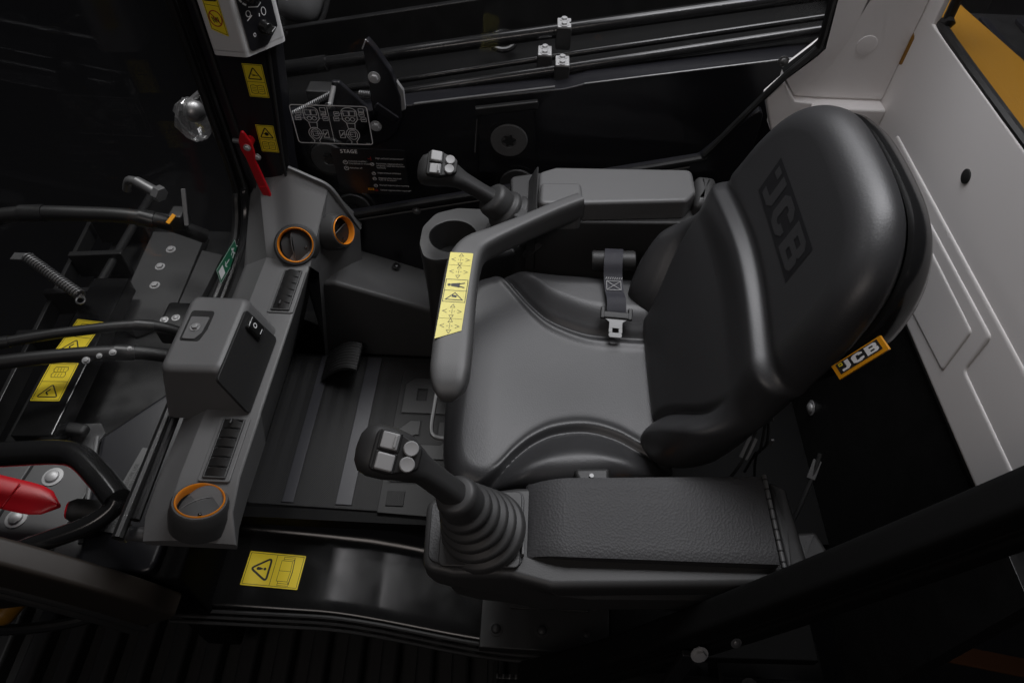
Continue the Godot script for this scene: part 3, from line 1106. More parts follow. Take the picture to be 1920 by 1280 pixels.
	ink("dial_marks", s, sh, "white_ink", t, 0.0016)
	s = PackedVector3Array()
	lines(s, [[0.024, 0.086], [0.045, 0.080], [0.054, 0.086]], 0.002, false)
	line(s, Vector2(0.015, 0.062), Vector2(0.026, 0.068), 0.0022)
	ring2(s, Vector2(0.02, 0.074), 0.005, 0.006, 0.0014)
	line(s, Vector2(0.043, 0.062), Vector2(0.044, 0.066), 0.002)
	ring2(s, Vector2(0.055, 0.068), 0.005, 0.008, 0.0014)
	ring2(s, Vector2(0.022, 0.03), 0.0026, 0.0034, 0.0014)
	ink("symbol_print", s, sh, "white_ink", t, 0.0016)
	s = PackedVector3Array()
	line(s, Vector2(0.048, 0.038), Vector2(0.057, 0.043), 0.002)
	ink("key_mark", s, sh, "white_ink", t, 0.0295)
	var st := Sheet.new(Vector3(-0.665, 1.07, -0.3605), Vector3(-0.632, 1.07, -0.3580), Vector3(-0.665, 0.958, -0.3605))
	st.o += st.n * 0.001
	var lb := thing("pod_label", "yellow prohibition label with red circle on the grey control pod", "sticker", st.o)
	sheet_plate(st, "yellow_label", lb, 0.001, "sheet", [[0, 0.06], [1, -0.06], [1, 1], [0, 1]])
	s = PackedVector3Array()
	lines(s, [[0.002, 0.009], [st.w - 0.002, -0.003], [st.w - 0.002, st.h - 0.002], [0.002, st.h - 0.002]], 0.001)
	line(s, Vector2(0.003, 0.058), Vector2(st.w - 0.003, 0.055), 0.001)
	warn_triangle(s, Vector2(st.w / 2, 0.075), 0.013, 0.003)
	for k in 5:
		line(s, Vector2(0.009 + 0.003 * k, 0.032), Vector2(0.012 + 0.0026 * k, 0.022 + 0.002 * (k % 2)), 0.0018)
	ink("print", s, st, "ink", lb)
	s = PackedVector3Array()
	ring2(s, Vector2(st.w / 2, 0.030), 0.013, 0.016, 0.0022)
	line(s, Vector2(0.009, 0.04), Vector2(0.024, 0.02), 0.0022)
	ink("prohibition_ring", s, st, "red_ink", lb, 0.0009)

	pillar_label("yellow label with warning triangle over an open book, higher one on the front pillar", Vector3(-0.655, 0.860, -0.4195), Vector3(-0.610, 0.858, -0.4195), Vector3(-0.655, 0.779, -0.4195), 0)
	pillar_label("yellow label with warning triangle and round pictogram beside the red lever", Vector3(-0.667, 0.705, -0.4195), Vector3(-0.624, 0.703, -0.4195), Vector3(-0.667, 0.630, -0.4195), 1)

	# red lever
	t = thing("red_lever", "red painted release lever pivoted on the front pillar above the dashboard", "lever", Vector3(-0.685, 0.67, -0.40))
	put("handle", side_xy([[-0.690, 0.705], [-0.683, 0.705], [-0.672, 0.675], [-0.672, 0.645], [-0.676, 0.625], [-0.666, 0.54], [-0.664, 0.515], [-0.672, 0.507], [-0.684, 0.510], [-0.690, 0.54], [-0.698, 0.63], [-0.704, 0.655], [-0.702, 0.68]], -0.395, -0.387, 0.003, 0.006), "red_paint", t)
	put("fold_line", bar(Vector3(-0.689, 0.545, -0.3865), Vector3(-0.668, 0.547, -0.3865), 0.002, 0.003, 0.0008), "red_paint", t)
	put("pivot_boss", xf(lathe([[0, -0.03], [0.012, -0.03], [0.012, 0.004], [0.010, 0.006], [0, 0.006]], 20), at_y(Vector3(-0.688, 0.662, -0.392), Vector3(0, 0, 1))), "red_paint", t)
	put("pivot_bolt", hex_bolt(Vector3(-0.685, 0.662, -0.386), Vector3(0, 0, 1), 0.006), "zinc", t)
	put("stop_bolt", hex_bolt(Vector3(-0.671, 0.630, -0.395), Vector3(0, 0, 1), 0.006), "zinc", t)
	put("pivot_pin", tube(PackedVector3Array([Vector3(-0.725, 0.665, -0.41), Vector3(-0.69, 0.663, -0.405)]), 0.006, 10), "steel", t)

func pillar_label(label: String, tl: Vector3, tr: Vector3, bl: Vector3, kind: int) -> void:
	var sh := Sheet.new(tl, tr, bl)
	var t := thing("warning_label", label, "sticker", bl, "yellow warning labels on the front pillar")
	sheet_plate(sh, "yellow_label", t, 0.001)
	var s := PackedVector3Array()
	frame_band(s, 0.002, 0.002, sh.w - 0.002, sh.h - 0.002, 0.001)
	line(s, Vector2(0.003, sh.h * 0.47), Vector2(sh.w - 0.003, sh.h * 0.47), 0.001)
	warn_triangle(s, Vector2(sh.w / 2, sh.h * 0.70), 0.016, 0.0028)
	if kind == 1:
		disc2(s, Vector2(sh.w / 2 + 0.001, sh.h * 0.68), 0.005)
		line(s, Vector2(sh.w / 2 - 0.006, sh.h * 0.70), Vector2(sh.w / 2, sh.h * 0.68), 0.002)
	else:
		line(s, Vector2(sh.w / 2 - 0.006, sh.h * 0.70), Vector2(sh.w / 2 + 0.007, sh.h * 0.66), 0.0018)
		line(s, Vector2(sh.w / 2 - 0.004, sh.h * 0.65), Vector2(sh.w / 2 + 0.002, sh.h * 0.67), 0.0018)
	book(s, Vector2(sh.w / 2, sh.h * 0.24), 0.030, 0.022, 0.0012)
	ink("print", s, sh, "ink", t)

# ---------------------------------------------------------------- rear wall
func rear_wall() -> void:
	var t := thing("rear_wall_trim", "light grey moulded trim panel on the rear cab wall behind the seat", "wall panel", Vector3(0.8, 0.8, 0.0))
	put("panel", wall_zy([[-0.53, 0.592], [0.47, 0.592], [0.47, 1.008], [-0.53, 1.008]], 0.7955, 0.79, 0.003, 0.007), "trim_white", t)
	put("window_jamb", wall_zy([[-0.53, 1.0], [-0.402, 1.0], [-0.402, 1.5], [-0.53, 1.5]], 0.801, 0.7903, 0.004, 0.006), "trim_white", t)
	put("raised_field", wall_field([[-0.330, 0.594], [-0.330, 0.803], [0.465, 0.803], [0.465, 0.594]], 0.7895, 0.0028, 0.007, 0.010), "trim_white", t)
	put("stepped_field", wall_field([[-0.30, 0.596], [-0.30, 0.772], [0.222, 0.778], [0.226, 0.69], [0.463, 0.69], [0.463, 0.596]], 0.7865, 0.0028, 0.007, 0.010), "trim_white", t)
	put("inset_field", wall_field([[-0.27, 0.62], [-0.27, 0.748], [0.185, 0.748], [0.190, 0.640], [-0.1, 0.62]], 0.7835, 0.0022, 0.006, 0.010), "trim_white", t)
	put("plug", xf(lathe([[0.0135, -0.002], [0.0135, 0.001], [0.011, 0.0025], [0, 0.003]], 24), at_y(Vector3(0.789, 0.893, -0.062), Vector3(-1, 0, 0))), "dark_plastic", t)
	t = thing("rear_window", "clear rear window above the light grey trim panel", "window", Vector3(0.82, 1.02, 0))
	put("pane", wall_zy([[-0.39, 1.012], [0.6, 1.012], [0.6, 1.6], [-0.39, 1.6]], 0.812, 0.807), "glass", t)
	put("seal", tube(curve([Vector3(0.808, 1.5, -0.392), Vector3(0.808, 1.06, -0.392), Vector3(0.806, 1.026, -0.372), Vector3(0.800, 1.0110, -0.32), Vector3(0.800, 1.0110, 0.47)], 6), 0.0095, 8), "satin_black", t)

	t = thing("rear_pillar_trim", "light grey rear pillar trim with round cap beside the side window", "pillar trim", Vector3(0.68, 0.85, -0.45))
	var zf := -0.461
	put("main_face", side_xy([[0.590, 0.812], [0.7893, 0.812], [0.7893, 1.5], [0.640, 1.5], [0.651, 1.045], [0.652, 0.972], [0.642, 0.902], [0.636, 0.889]], -0.50, -0.4525, 0.003, 0.003), "trim_white", t)
	var s := PackedVector3Array()
	var outer := [Vector3(0.585, 1.5, -0.432), Vector3(0.600, 1.036, -0.432), Vector3(0.612, 0.935, -0.432), Vector3(0.601, 0.918, -0.432), Vector3(0.552, 0.862, -0.432)]
	var inner := [Vector3(0.662, 1.5, -0.4540), Vector3(0.673, 1.04, -0.4540), Vector3(0.668, 0.960, -0.4540), Vector3(0.648, 0.885, -0.4540), Vector3(0.593, 0.813, -0.4535)]
	for i in 4:
		quad(s, outer[i], outer[i + 1], inner[i + 1], inner[i])
	var rv := PackedVector3Array()
	for i in 4:
		quad(rv, outer[i + 1], outer[i], outer[i] + Vector3(0, 0, -0.05), outer[i + 1] + Vector3(0, 0, -0.05))
	put("window_reveal", rv, "frame_black", t)
	put("bevel_face", s, "trim_white", t, 20)
	put("cap", xf(lathe([[0.021, 0], [0.021, 0.001], [0.0195, 0.002], [0, 0.0022]], 32), at_y(Vector3(0.703, 0.936, -0.4525), Vector3(0, 0, 1))), "trim_white", t)
	put("backing", side_xy([[0.565, 0.72], [0.789, 0.72], [0.789, 1.5], [0.60, 1.5], [0.61, 1.04], [0.62, 0.93], [0.56, 0.86]], -0.50, -0.458, 0.0, 0.0, 1, false), "trim_white", t)
	put("lower_wedge", side_xy([[0.552, 0.856], [0.588, 0.812], [0.66, 0.806], [0.66, 0.70], [0.56, 0.73], [0.522, 0.815]], -0.47, -0.432, 0.004, 0.004), "trim_white", t)
	put("shelf", box_at(Vector3(0.708, 0.785, -0.445), Vector3(0.165, 0.045, 0.06), 0.006), "trim_white", t)
	put("shelf_drop", box_at(Vector3(0.735, 0.745, -0.440), Vector3(0.085, 0.06, 0.05), 0.012), "trim_white", t)
	put("coat_hook", box_at(Vector3(0.775, 0.745, -0.39), Vector3(0.02, 0.02, 0.01), 0.003), "dark_plastic", t)

	put_rear_deck()

# a shallow raised field with wide soft edges
func wall_field(pts: Array, x: float, height: float, b: float, r: float) -> PackedVector3Array:
	var s := wall_zy(pts, 0.0, -b * 1.05, b, r, 4)
	return xf(s, Transform3D(Basis(Vector3(height / (b * 1.05), 0, 0), Vector3(0, 1, 0), Vector3(0, 0, 1)), Vector3(x, 0, 0)))

func put_rear_deck() -> void:
	var t := thing("rear_bulkhead", "matt black bulkhead panel below the light grey rear trim", "bulkhead", Vector3(0.8, 0.3, 0))
	put("sheet", wall_zy([[-0.46, -0.1], [0.6, -0.1], [0.6, 0.59], [-0.46, 0.59]], 0.83, 0.796, 0.002), "satin_black", t)
	put("seam_bead", bar(Vector3(0.792, 0.586, -0.45), Vector3(0.792, 0.586, 0.5), 0.006, 0.005, 0.002), "rubber", t)
	put("bolt", dome_bolt(Vector3(0.795, 0.10, -0.095), Vector3(-1, 0, 0), 0.014), "zinc", t)
	t = thing("wiring_connector", "loose grey cable connector with wires behind the seat base", "connector", Vector3(0.53, 0.4, 0.16))
	put("plug", xf(rbox(Vector3(0.022, 0.03, 0.018), 0.003), Transform3D(Basis(Vector3(0, 0, 1), 0.4), Vector3(0.535, 0.41, 0.15))), "grey_plate", t)
	put("wire", tube(curve([Vector3(0.54, 0.395, 0.16), Vector3(0.548, 0.34, 0.18), Vector3(0.545, 0.28, 0.17), Vector3(0.56, 0.2, 0.19)], 6), 0.003, 6), "rubber", t)
	put("wire", tube(curve([Vector3(0.532, 0.395, 0.165), Vector3(0.535, 0.33, 0.19), Vector3(0.548, 0.27, 0.16), Vector3(0.54, 0.2, 0.17)], 6), 0.003, 6), "rubber", t)
	put("clip", box_at(Vector3(0.552, 0.36, 0.185), Vector3(0.008, 0.02, 0.006), 0.002), "grey_plate", t)
	t = thing("tagged_cable", "black cable with a pale tag hanging behind the near console", "cable", Vector3(0.63, 0.3, 0.25))
	put("cord", tube(curve([Vector3(0.668, 0.33, 0.19), Vector3(0.655, 0.30, 0.225), Vector3(0.625, 0.26, 0.285), Vector3(0.60, 0.22, 0.33)], 6), 0.005, 8), "rubber", t)
	put("tag", bar(Vector3(0.664, 0.318, 0.200), Vector3(0.648, 0.296, 0.235), 0.018, 0.004, 0.001), "grey_plate", t)
	t = thing("wiring_tag", "small grey tag on cable under the seat back near corner", "cable tag", Vector3(0.50, 0.36, 0.2))
	put("tag", bar(Vector3(0.515, 0.36, 0.175), Vector3(0.492, 0.335, 0.215), 0.02, 0.004, 0.001), "grey_plate", t)
	put("cord", tube(curve([Vector3(0.52, 0.365, 0.165), Vector3(0.49, 0.33, 0.22), Vector3(0.46, 0.28, 0.25)], 6), 0.004, 6), "rubber", t)

# ---------------------------------------------------------------- consoles
func consoles() -> void:
	# near (left) console
	var t := thing("near_console", "black arm console with pebbled lid nearest the door", "console", Vector3(0.15, 0.5, 0.5))
	var rings := []
	# outer shell lofted from its bottom outline up to the rim
	var rimp := [[-0.155, 0.455], [0.0, 0.425], [0.43, 0.392], [0.47, 0.405], [0.478, 0.55], [0.44, 0.578], [0.06, 0.600], [0.0, 0.586], [-0.10, 0.588], [-0.148, 0.578]]
	var lowp := [[-0.12, 0.46], [0.0, 0.445], [0.43, 0.42], [0.46, 0.43], [0.46, 0.53], [0.40, 0.565], [0.06, 0.582], [0.0, 0.574], [-0.06, 0.570], [-0.11, 0.560]]
	var rp := PackedVector2Array()
	var lp := PackedVector2Array()
	for i in rimp.size():
		rp.append(Vector2(rimp[i][0], -rimp[i][1]))
		lp.append(Vector2(lowp[i][0], -lowp[i][1]))
	var rr := round_poly(rp, 0.024, 5)
	var lr := round_poly(lp, 0.024, 5)
	rings.append(lift_y(lr, 0.40))
	rings.append(lift_y(mix2(lr, rr, 0.25), 0.455))
	rings.append(lift_y(mix2(lr, rr, 0.8), 0.49))
	rings.append(lift_y(mix2(lr, rr, 0.96), 0.515))
	rings.append(lift_y(rr, 0.545))
	for k in 5:
		var an := PI / 2 * (k + 1) / 5
		rings.append(lift_y(inset(rr, 0.012 * (1 - cos(an))), 0.545 + 0.012 * sin(an)))
	put("shell", skin(rings), "mid_plastic", t, 40)
	put("lever_pad", plan([[-0.145, 0.462], [0.014, 0.432], [0.014, 0.572], [-0.10, 0.574], [-0.140, 0.566]], 0.5565, 0.5605, 0.0015, 0.018), "pad_plastic", t)
	# lid with a front edge that curves down
	var lid := PackedVector2Array([Vector2(0.016, 0.540), Vector2(0.016, 0.549), Vector2(0.020, 0.556), Vector2(0.028, 0.562), Vector2(0.040, 0.569), Vector2(0.054, 0.575), Vector2(0.070, 0.5795), Vector2(0.088, 0.582), Vector2(0.427, 0.580), Vector2(0.427, 0.540)])
	rings = []
	for k in 13:
		var f := k / 12.0
		var z := lerpf(0.420, 0.556, f)
		var ring := PackedVector3Array()
		for v in lid:
			var zz := z + (-0.026 * (v.x - 0.016) / 0.41 if f < 0.5 else 0.010 * sin(clampf((v.x - 0.016) / 0.41, 0, 1) * PI) - 0.004)
			var edge := 0.003 if k == 0 or k == 12 else 0.0
			ring.append(Vector3(v.x, v.y - (edge if v.y > 0.56 else 0.0), zz))
		rings.append(ring)
	rings.reverse()
	var lidn := put("lid", skin(rings), "pebbled_plastic", t, 40)
	# outer skirt below the lid edge
	var hn := put("hinge", tube(PackedVector3Array([Vector3(0.4315, 0.580, 0.393), Vector3(0.4335, 0.579, 0.558)]), 0.0038, 10), "grey_plate", t)
	for k in 9:
		var f := (k + 0.5) / 9.0
		put("knuckle_gap", xf(lathe([[0, -0.001], [0.0047, -0.001], [0.0047, 0.001], [0, 0.001]], 12), at_y(Vector3(0.4315, 0.580, 0.393).lerp(Vector3(0.4335, 0.579, 0.558), f), Vector3(0.002, -0.001, 0.165))), "matt_black", hn)
	put("front_notch", box_at(Vector3(0.0145, 0.565, 0.528), Vector3(0.004, 0.012, 0.05), 0.001), "grey_plate", lidn)
	put("rear_cover", plan([[0.436, 0.395], [0.47, 0.410], [0.478, 0.55], [0.438, 0.566]], 0.55, 0.572, 0.010, 0.012), "dark_plastic", t)
	t = thing("console_bracket", "black bracket foot under the rear end of the near console", "bracket", Vector3(0.5, 0.4, 0.5))
	put("arm", plan([[0.47, 0.44], [0.56, 0.43], [0.585, 0.50], [0.53, 0.545], [0.47, 0.55]], 0.30, 0.45, 0.01, 0.01), "mid_plastic", t)

	# far (right) console
	t = thing("far_console", "black arm console with grey lid and cup holder beside the side window", "console", Vector3(0.1, 0.5, -0.3))
	put("shell", plan([[-0.04, -0.250], [0.02, -0.232], [0.40, -0.25], [0.46, -0.27], [0.46, -0.41], [0.02, -0.42], [-0.05, -0.40]], 0.18, 0.600, 0.006, 0.02), "mid_plastic", t)
	put("lid", plan([[0.020, -0.232], [0.360, -0.266], [0.385, -0.30], [0.386, -0.386], [0.06, -0.374], [0.020, -0.352]], 0.602, 0.652, 0.008, 0.020, 4), "dash_plastic", t)
	put("lid_rear", plan([[0.380, -0.268], [0.43, -0.285], [0.45, -0.38], [0.396, -0.388]], 0.55, 0.640, 0.02, 0.02, 4), "mid_plastic", t)
	put("front_slope", side_xy([[0.0185, 0.648], [0.0185, 0.45], [-0.004, 0.45], [-0.004, 0.600], [0.008, 0.63]], -0.385, -0.225, 0.003, 0.006), "mid_plastic", t)
	# pod with cup holder: an open ring
	var cup := Vector3(-0.182, 0.52, -0.262)
	var outl := []
	for q in [[-0.248, -0.182], [-0.262, -0.23], [-0.262, -0.29], [-0.235, -0.345], [-0.18, -0.37], [-0.02, -0.37], [-0.02, -0.215], [-0.10, -0.195], [-0.16, -0.185], [-0.22, -0.170]]:
		outl.append(q)
	var op := round_poly(PackedVector2Array(outl.map(func(q): return Vector2(q[0], -q[1]))), 0.035, 6)
	var n := 64
	var R := []
	var center := Vector2(cup.x, -cup.z)
	var outer := PackedVector2Array()
	var lower := PackedVector2Array()
	for k in n:
		var d := Vector2.from_angle(TAU * k / n)
		var far := 0.3
		for i in op.size():
			var hit = Geometry2D.segment_intersects_segment(center, center + d * 0.4, op[i], op[(i + 1) % op.size()])
			if hit != null:
				far = (hit - center).length()
		outer.append(center + d * far)
		lower.append(center + d * (far * 0.93 - 0.002))
	var cr := PackedVector2Array()
	var cr2 := PackedVector2Array()
	for k in n:
		var d := Vector2.from_angle(TAU * k / n)
		cr.append(center + d * 0.058)
		cr2.append(center + d * 0.050)
	var rr2 := [lift_y(lower, 0.20), lift_y(lower, 0.35), lift_y(mix2(outer, lower, 0.3), 0.47), lift_y(outer, 0.505), lift_y(mix2(outer, cr, 0.03), 0.516), lift_y(mix2(outer, cr, 0.08), 0.52), lift_y(mix2(outer, cr, 0.93), 0.52), lift_y(cr, 0.5185), lift_y(mix2(cr, cr2, 0.2), 0.512), lift_y(cr2, 0.44)]
	put("cup_holder", skin(rr2, false), "mid_plastic", t, 40)
	put("cup_floor", xf(lathe([[0.051, 0.0], [0.049, 0.004], [0, 0.004]], 32), Transform3D(Basis(), Vector3(cup.x, 0.44, cup.z))), "matt_black", t)
	put("cup_clip", bar(Vector3(-0.150, 0.515, -0.213), Vector3(-0.136, 0.521, -0.222), 0.01, 0.004, 0.001), "grey_plate", t)
	put("lever_base", xf(lathe([[0.068, -0.12], [0.066, 0.0], [0.060, 0.012], [0.05, 0.014]], 32), Transform3D(Basis(), Vector3(-0.045, 0.512, -0.285))), "mid_plastic", t)

# ---------------------------------------------------------------- seat
const SEAT_O := Vector3(0.29, 0.50, 0.100)
var seat_u := Vector3(sin(deg_to_rad(21.5)), cos(deg_to_rad(21.5)), 0)
var seat_n := Vector3(-cos(deg_to_rad(21.5)), sin(deg_to_rad(21.5)), 0)

func gauss(x: float, w: float) -> float:
	return exp(-x * x / (w * w))

func back_w(a: float, b: float) -> float:
	var w := 0.026
	# crease across, with a ridge below it
	var bc := 0.335 + 0.018 * cos(a * 9.0) - 0.012
	w += 0.015 * smoothstep(bc - 0.09, bc - 0.016, b) * (1.0 - smoothstep(bc - 0.014, bc + 0.005, b))
	w -= 0.005 * gauss(b - bc - 0.010, 0.010)
	# upper part is slightly dished
	w += 0.008 * smoothstep(bc, 0.56, b) * (a * a / 0.05)
	# lower bolsters
	var aa := absf(a)
	var gl := 0.140 + 0.085 * smoothstep(0.0, 0.20, b)
	if b < 0.24:
		var f := 1.0 - smoothstep(0.13, 0.235, b)
		w += 0.040 * smoothstep(gl - 0.004, gl + 0.055, aa) * f
		w -= 0.011 * gauss(aa - gl, 0.009) * f
	# lumbar swelling
	w += 0.012 * gauss(b - 0.17, 0.12) * gauss(a, 0.2)
	return w

func back_p(a: float, b: float, w: float) -> Vector3:
	return SEAT_O + Vector3(0, 0, a) + seat_u * b + seat_n * w

func cushion_y(x: float, z: float) -> float:
	var h := 0.497 + 0.006 * smoothstep(0.05, -0.12, x) - 0.004 * smoothstep(0.15, 0.29, x)
	var zz := z - 0.105
	var g0 := 0.0
	if zz < 0:
		g0 = pl(x, [[-0.15, 0.36], [-0.053, 0.262], [-0.015, 0.21], [0.019, 0.168], [0.05, 0.138], [0.092, 0.115], [0.14, 0.098], [0.185, 0.092], [0.3, 0.09]])
	else:
		g0 = pl(x, [[-0.15, 0.36], [-0.044, 0.275], [-0.005, 0.225], [0.028, 0.192], [0.07, 0.168], [0.132, 0.158], [0.19, 0.172], [0.239, 0.2], [0.3, 0.23]])
	var d := absf(zz) - g0
	h += 0.026 * smoothstep(0.0, 0.075, d) * smoothstep(-0.14, -0.02, x)
	h -= 0.008 * gauss(d, 0.010)
	h += 0.004 * gauss(d + 0.018, 0.012)
	h -= 0.010 * gauss(zz, 0.16) * gauss(x - 0.1, 0.16)
	return h

func pl(x: float, pts: Array) -> float:
	if x <= pts[0][0]:
		return pts[0][1]
	var n := pts.size()
	for i in n - 1:
		if x <= pts[i + 1][0]:
			var h: float = pts[i + 1][0] - pts[i][0]
			var t: float = (x - pts[i][0]) / h
			var m := (pts[i + 1][1] - pts[i][1]) / h as float
			var m0: float = m if i == 0 else (pts[i + 1][1] - pts[i - 1][1]) / (pts[i + 1][0] - pts[i - 1][0])
			var m1: float = m if i == n - 2 else (pts[i + 2][1] - pts[i][1]) / (pts[i + 2][0] - pts[i][0])
			var t2 := t * t
			var t3 := t2 * t
			return (2 * t3 - 3 * t2 + 1) * pts[i][1] + (t3 - 2 * t2 + t) * h * m0 + (3 * t2 - 2 * t3) * pts[i + 1][1] + (t3 - t2) * h * m1
	return pts[-1][1]

# a cushion on a polar grid: outline, height function, and a rounded rim
func puff(outline: PackedVector2Array, c: Vector2, top: Callable, place: Callable, rim: float, drop: float, depth: float, n := 56) -> PackedVector3Array:
	var rings := []
	var m := outline.size()
	for k in n + 1:
		var s := float(k) / n
		s = 1.0 - pow(1.0 - s, 1.25)
		var ring := PackedVector3Array()
		for i in m:
			var v := outline[i] - c
			var p := c + v * maxf(s, 0.004)
			var d := v.length() * (1.0 - s)
			var w: float = top.call(p.x, p.y)
			if d < rim:
				var q := 1.0 - d / rim
				w -= drop * (1.0 - sqrt(maxf(0.0, 1.0 - q * q)))
			ring.append(place.call(p.x, p.y, w))
		rings.append(ring)
	for k in 4:
		var f := (k + 1) / 4.0
		var ring := PackedVector3Array()
		for i in m:
			var v := outline[i] - c
			var p := c + v * (1.0 - 0.05 * f * f)
			var w: float = top.call(outline[i].x, outline[i].y) - drop
			ring.append(place.call(p.x, p.y, lerpf(w, -depth, f)))
		rings.append(ring)
	return skin(rings, true)

func seat() -> void:
	var t := thing("operator_seat", "black vinyl operator seat with tall backrest in the middle of the cab", "seat", Vector3(0.1, 0.3, 0.1))
	var bo := []
	for sg in [1.0, -1.0]:
		var half := [[0.10, -0.045], [0.205, -0.03], [0.258, 0.03], [0.274, 0.12], [0.270, 0.25], [0.263, 0.35], [0.252, 0.44], [0.222, 0.515], [0.165, 0.565], [0.08, 0.588]]
		if sg < 0:
			half.reverse()
		for q in half:
			bo.append([q[0] * sg, q[1]])
	var ol := ccw(curve2(bo, 20))
	var br := put("backrest", puff(ol, Vector2(0, 0.27), back_w, back_p, 0.06, 0.050, 0.040, 130), "vinyl", t, 60)
	# rear shell
	var shell := PackedVector2Array()
	for p in ol:
		shell.append(Vector2(0, 0.27) + (p - Vector2(0, 0.27)) * Vector2(0.985, 1.01))
	var sr := []
	for q in [[-0.05, 0.97], [-0.052, 0.995], [-0.062, 1.0], [-0.088, 0.985], [-0.108, 0.94], [-0.122, 0.85], [-0.13, 0.6], [-0.132, 0.02]]:
		var ring := PackedVector3Array()
		for p in shell:
			var v: Vector2 = Vector2(0, 0.27) + (p - Vector2(0, 0.27)) * q[1]
			ring.append(back_p(v.x * (1.0 - 0.30 * (1.0 - smoothstep(0.15, 0.47, v.y))), maxf(v.y, 0.03), q[0] + 0.012))
		sr.append(ring)
	put("back_shell", skin(sr, false), "shell_plastic", t, 60)
	# printed logo on the head panel: letters left in the vinyl colour on a dark slanted field
	var a0 := 0.122
	var h := 0.052
	var b0 := 0.404
	var field := PackedVector3Array()
	var mid := PackedVector3Array()
	jcb(mid, Vector2.ZERO, 1.0)
	var W := 2.62
	var map2 := func(u: float, v: float, up: float) -> Vector3:
		# u 0..W along the word (from far to near), v 0..1 up the letters
		var b := b0 - 0.007 + (h + 0.014) * v
		var a := -0.122 + 0.232 * (u / W) + 0.012 * (v - 0.5) * -1.0
		return back_p(a, b, back_w(a, b) + up)
	var nu := 26
	for i in nu:
		for j in 4:
			quad(field, map2.call(W * i / nu, j / 4.0, 0.0008), map2.call(W * (i + 1) / nu, j / 4.0, 0.0008), map2.call(W * (i + 1) / nu, (j + 1) / 4.0, 0.0008), map2.call(W * i / nu, (j + 1) / 4.0, 0.0008))
	put("logo_field", field, "vinyl_print", br)
	var let := PackedVector3Array()
	for v in mid:
		let.append(map2.call(v.x + 0.1, 0.1 + v.y * 0.8, 0.0016))
	for v in [[0.0, 0.72], [0.24, 0.72], [0.24, 0.98], [0.0, 0.72], [0.24, 0.98], [0.0, 0.98]]:
		let.append(map2.call(v[0] + 0.14, 0.1 + v[1] * 0.8, 0.0016))
	put("logo_letters", let, "vinyl", br)

	# orange badge on the side of the seat back near the door
	var sh := Sheet.new(back_p(0.273, 0.365, -0.012), back_p(0.268, 0.475, -0.012), back_p(0.268, 0.355, -0.065))
	sh = Sheet.new(Vector3(0.4505, 0.8570, 0.366), Vector3(0.4930, 0.9250, 0.362), Vector3(0.4605, 0.8550, 0.386))
	var bg := put("orange_badge", xf(prism(PackedVector2Array([Vector2(0, 0), Vector2(sh.w, 0), Vector2(sh.w, sh.h), Vector2(0, sh.h)]), -0.007, 0.0), sh.frame()), "orange_label", t)
	bg.set_meta("label", "orange badge with white capitals on a black field")
	var s := PackedVector3Array()
	blot(s, [[sh.w * 0.075, sh.h * 0.22], [sh.w * 0.925, sh.h * 0.22], [sh.w * 0.925, sh.h * 0.92], [sh.w * 0.075, sh.h * 0.92]])
	ink("badge_field", s, sh, "ink", bg, 0.0004)
	s = PackedVector3Array()
	jcb(s, Vector2.ZERO, sh.h * 0.56)
	s = xf(s, Transform3D(Basis().scaled(Vector3(sh.w * 0.77 / (sh.h * 0.56 * 2.42), 1, 1)), Vector3(sh.w * 0.115, sh.h * 0.30, 0)))
	ink("badge_letters", s, sh, "white_ink", bg, 0.0008)
	s = PackedVector3Array()
	frame_band(s, sh.w * 0.13, sh.h * 0.70, sh.w * 0.19, sh.h * 0.84, 0.0014)
	ink("badge_square", s, sh, "yellow_label", bg, 0.0008)

	# cushion
	var co := curve2([[-0.155, 0.20], [-0.160, 0.05], [-0.145, -0.10], [-0.118, -0.152], [-0.05, -0.172], [0.08, -0.165], [0.19, -0.16], [0.28, -0.15], [0.31, -0.05], [0.315, 0.10], [0.31, 0.25], [0.28, 0.35], [0.19, 0.375], [0.05, 0.392], [-0.07, 0.396], [-0.122, 0.382], [-0.146, 0.325]], 24)
	var flip := PackedVector2Array()
	for p in co:
		flip.append(Vector2(p.x, -p.y))
	flip = ccw(flip)
	put("cushion", puff(flip, Vector2(0.08, -0.105), func(x, y): return cushion_y(x, -y), func(x, y, w): return Vector3(x, w, -y), 0.05, 0.042, -0.37, 110), "vinyl", t, 60)
	put("seat_pan", plan([[-0.10, -0.12], [0.30, -0.12], [0.30, 0.33], [-0.10, 0.33]], 0.30, 0.375, 0.01, 0.03), "satin_black", t)
	put("pedestal", plan([[-0.06, -0.10], [0.34, -0.10], [0.34, 0.31], [-0.06, 0.31]], 0.0, 0.31, 0.0, 0.02), "satin_black", t)
	put("slide_handle", tube(curve([Vector3(-0.15, 0.30, -0.02), Vector3(-0.19, 0.30, 0.0), Vector3(-0.200, 0.30, 0.03), Vector3(-0.203, 0.30, 0.10), Vector3(-0.203, 0.30, 0.150), Vector3(-0.195, 0.30, 0.172), Vector3(-0.17, 0.30, 0.178), Vector3(-0.11, 0.31, 0.18)], 6), 0.0055, 10), "steel", t)
	put("recliner_bar", tube(curve([Vector3(0.28, 0.47, 0.405), Vector3(0.36, 0.46, 0.405), Vector3(0.46, 0.45, 0.33)], 5), 0.008, 8), "satin_black", t)
	put("side_knob", xf(lathe([[0.012, 0], [0.012, 0.01], [0.009, 0.014], [0, 0.015]], 16), at_y(Vector3(0.209, 0.51, 0.398), Vector3(0, 1, 0.1))), "orange_plastic", t)
	put("buckle_mount", plan([[0.10, 0.375], [0.17, 0.37], [0.165, 0.41], [0.11, 0.412]], 0.45, 0.545, 0.008, 0.01), "dark_plastic", t)
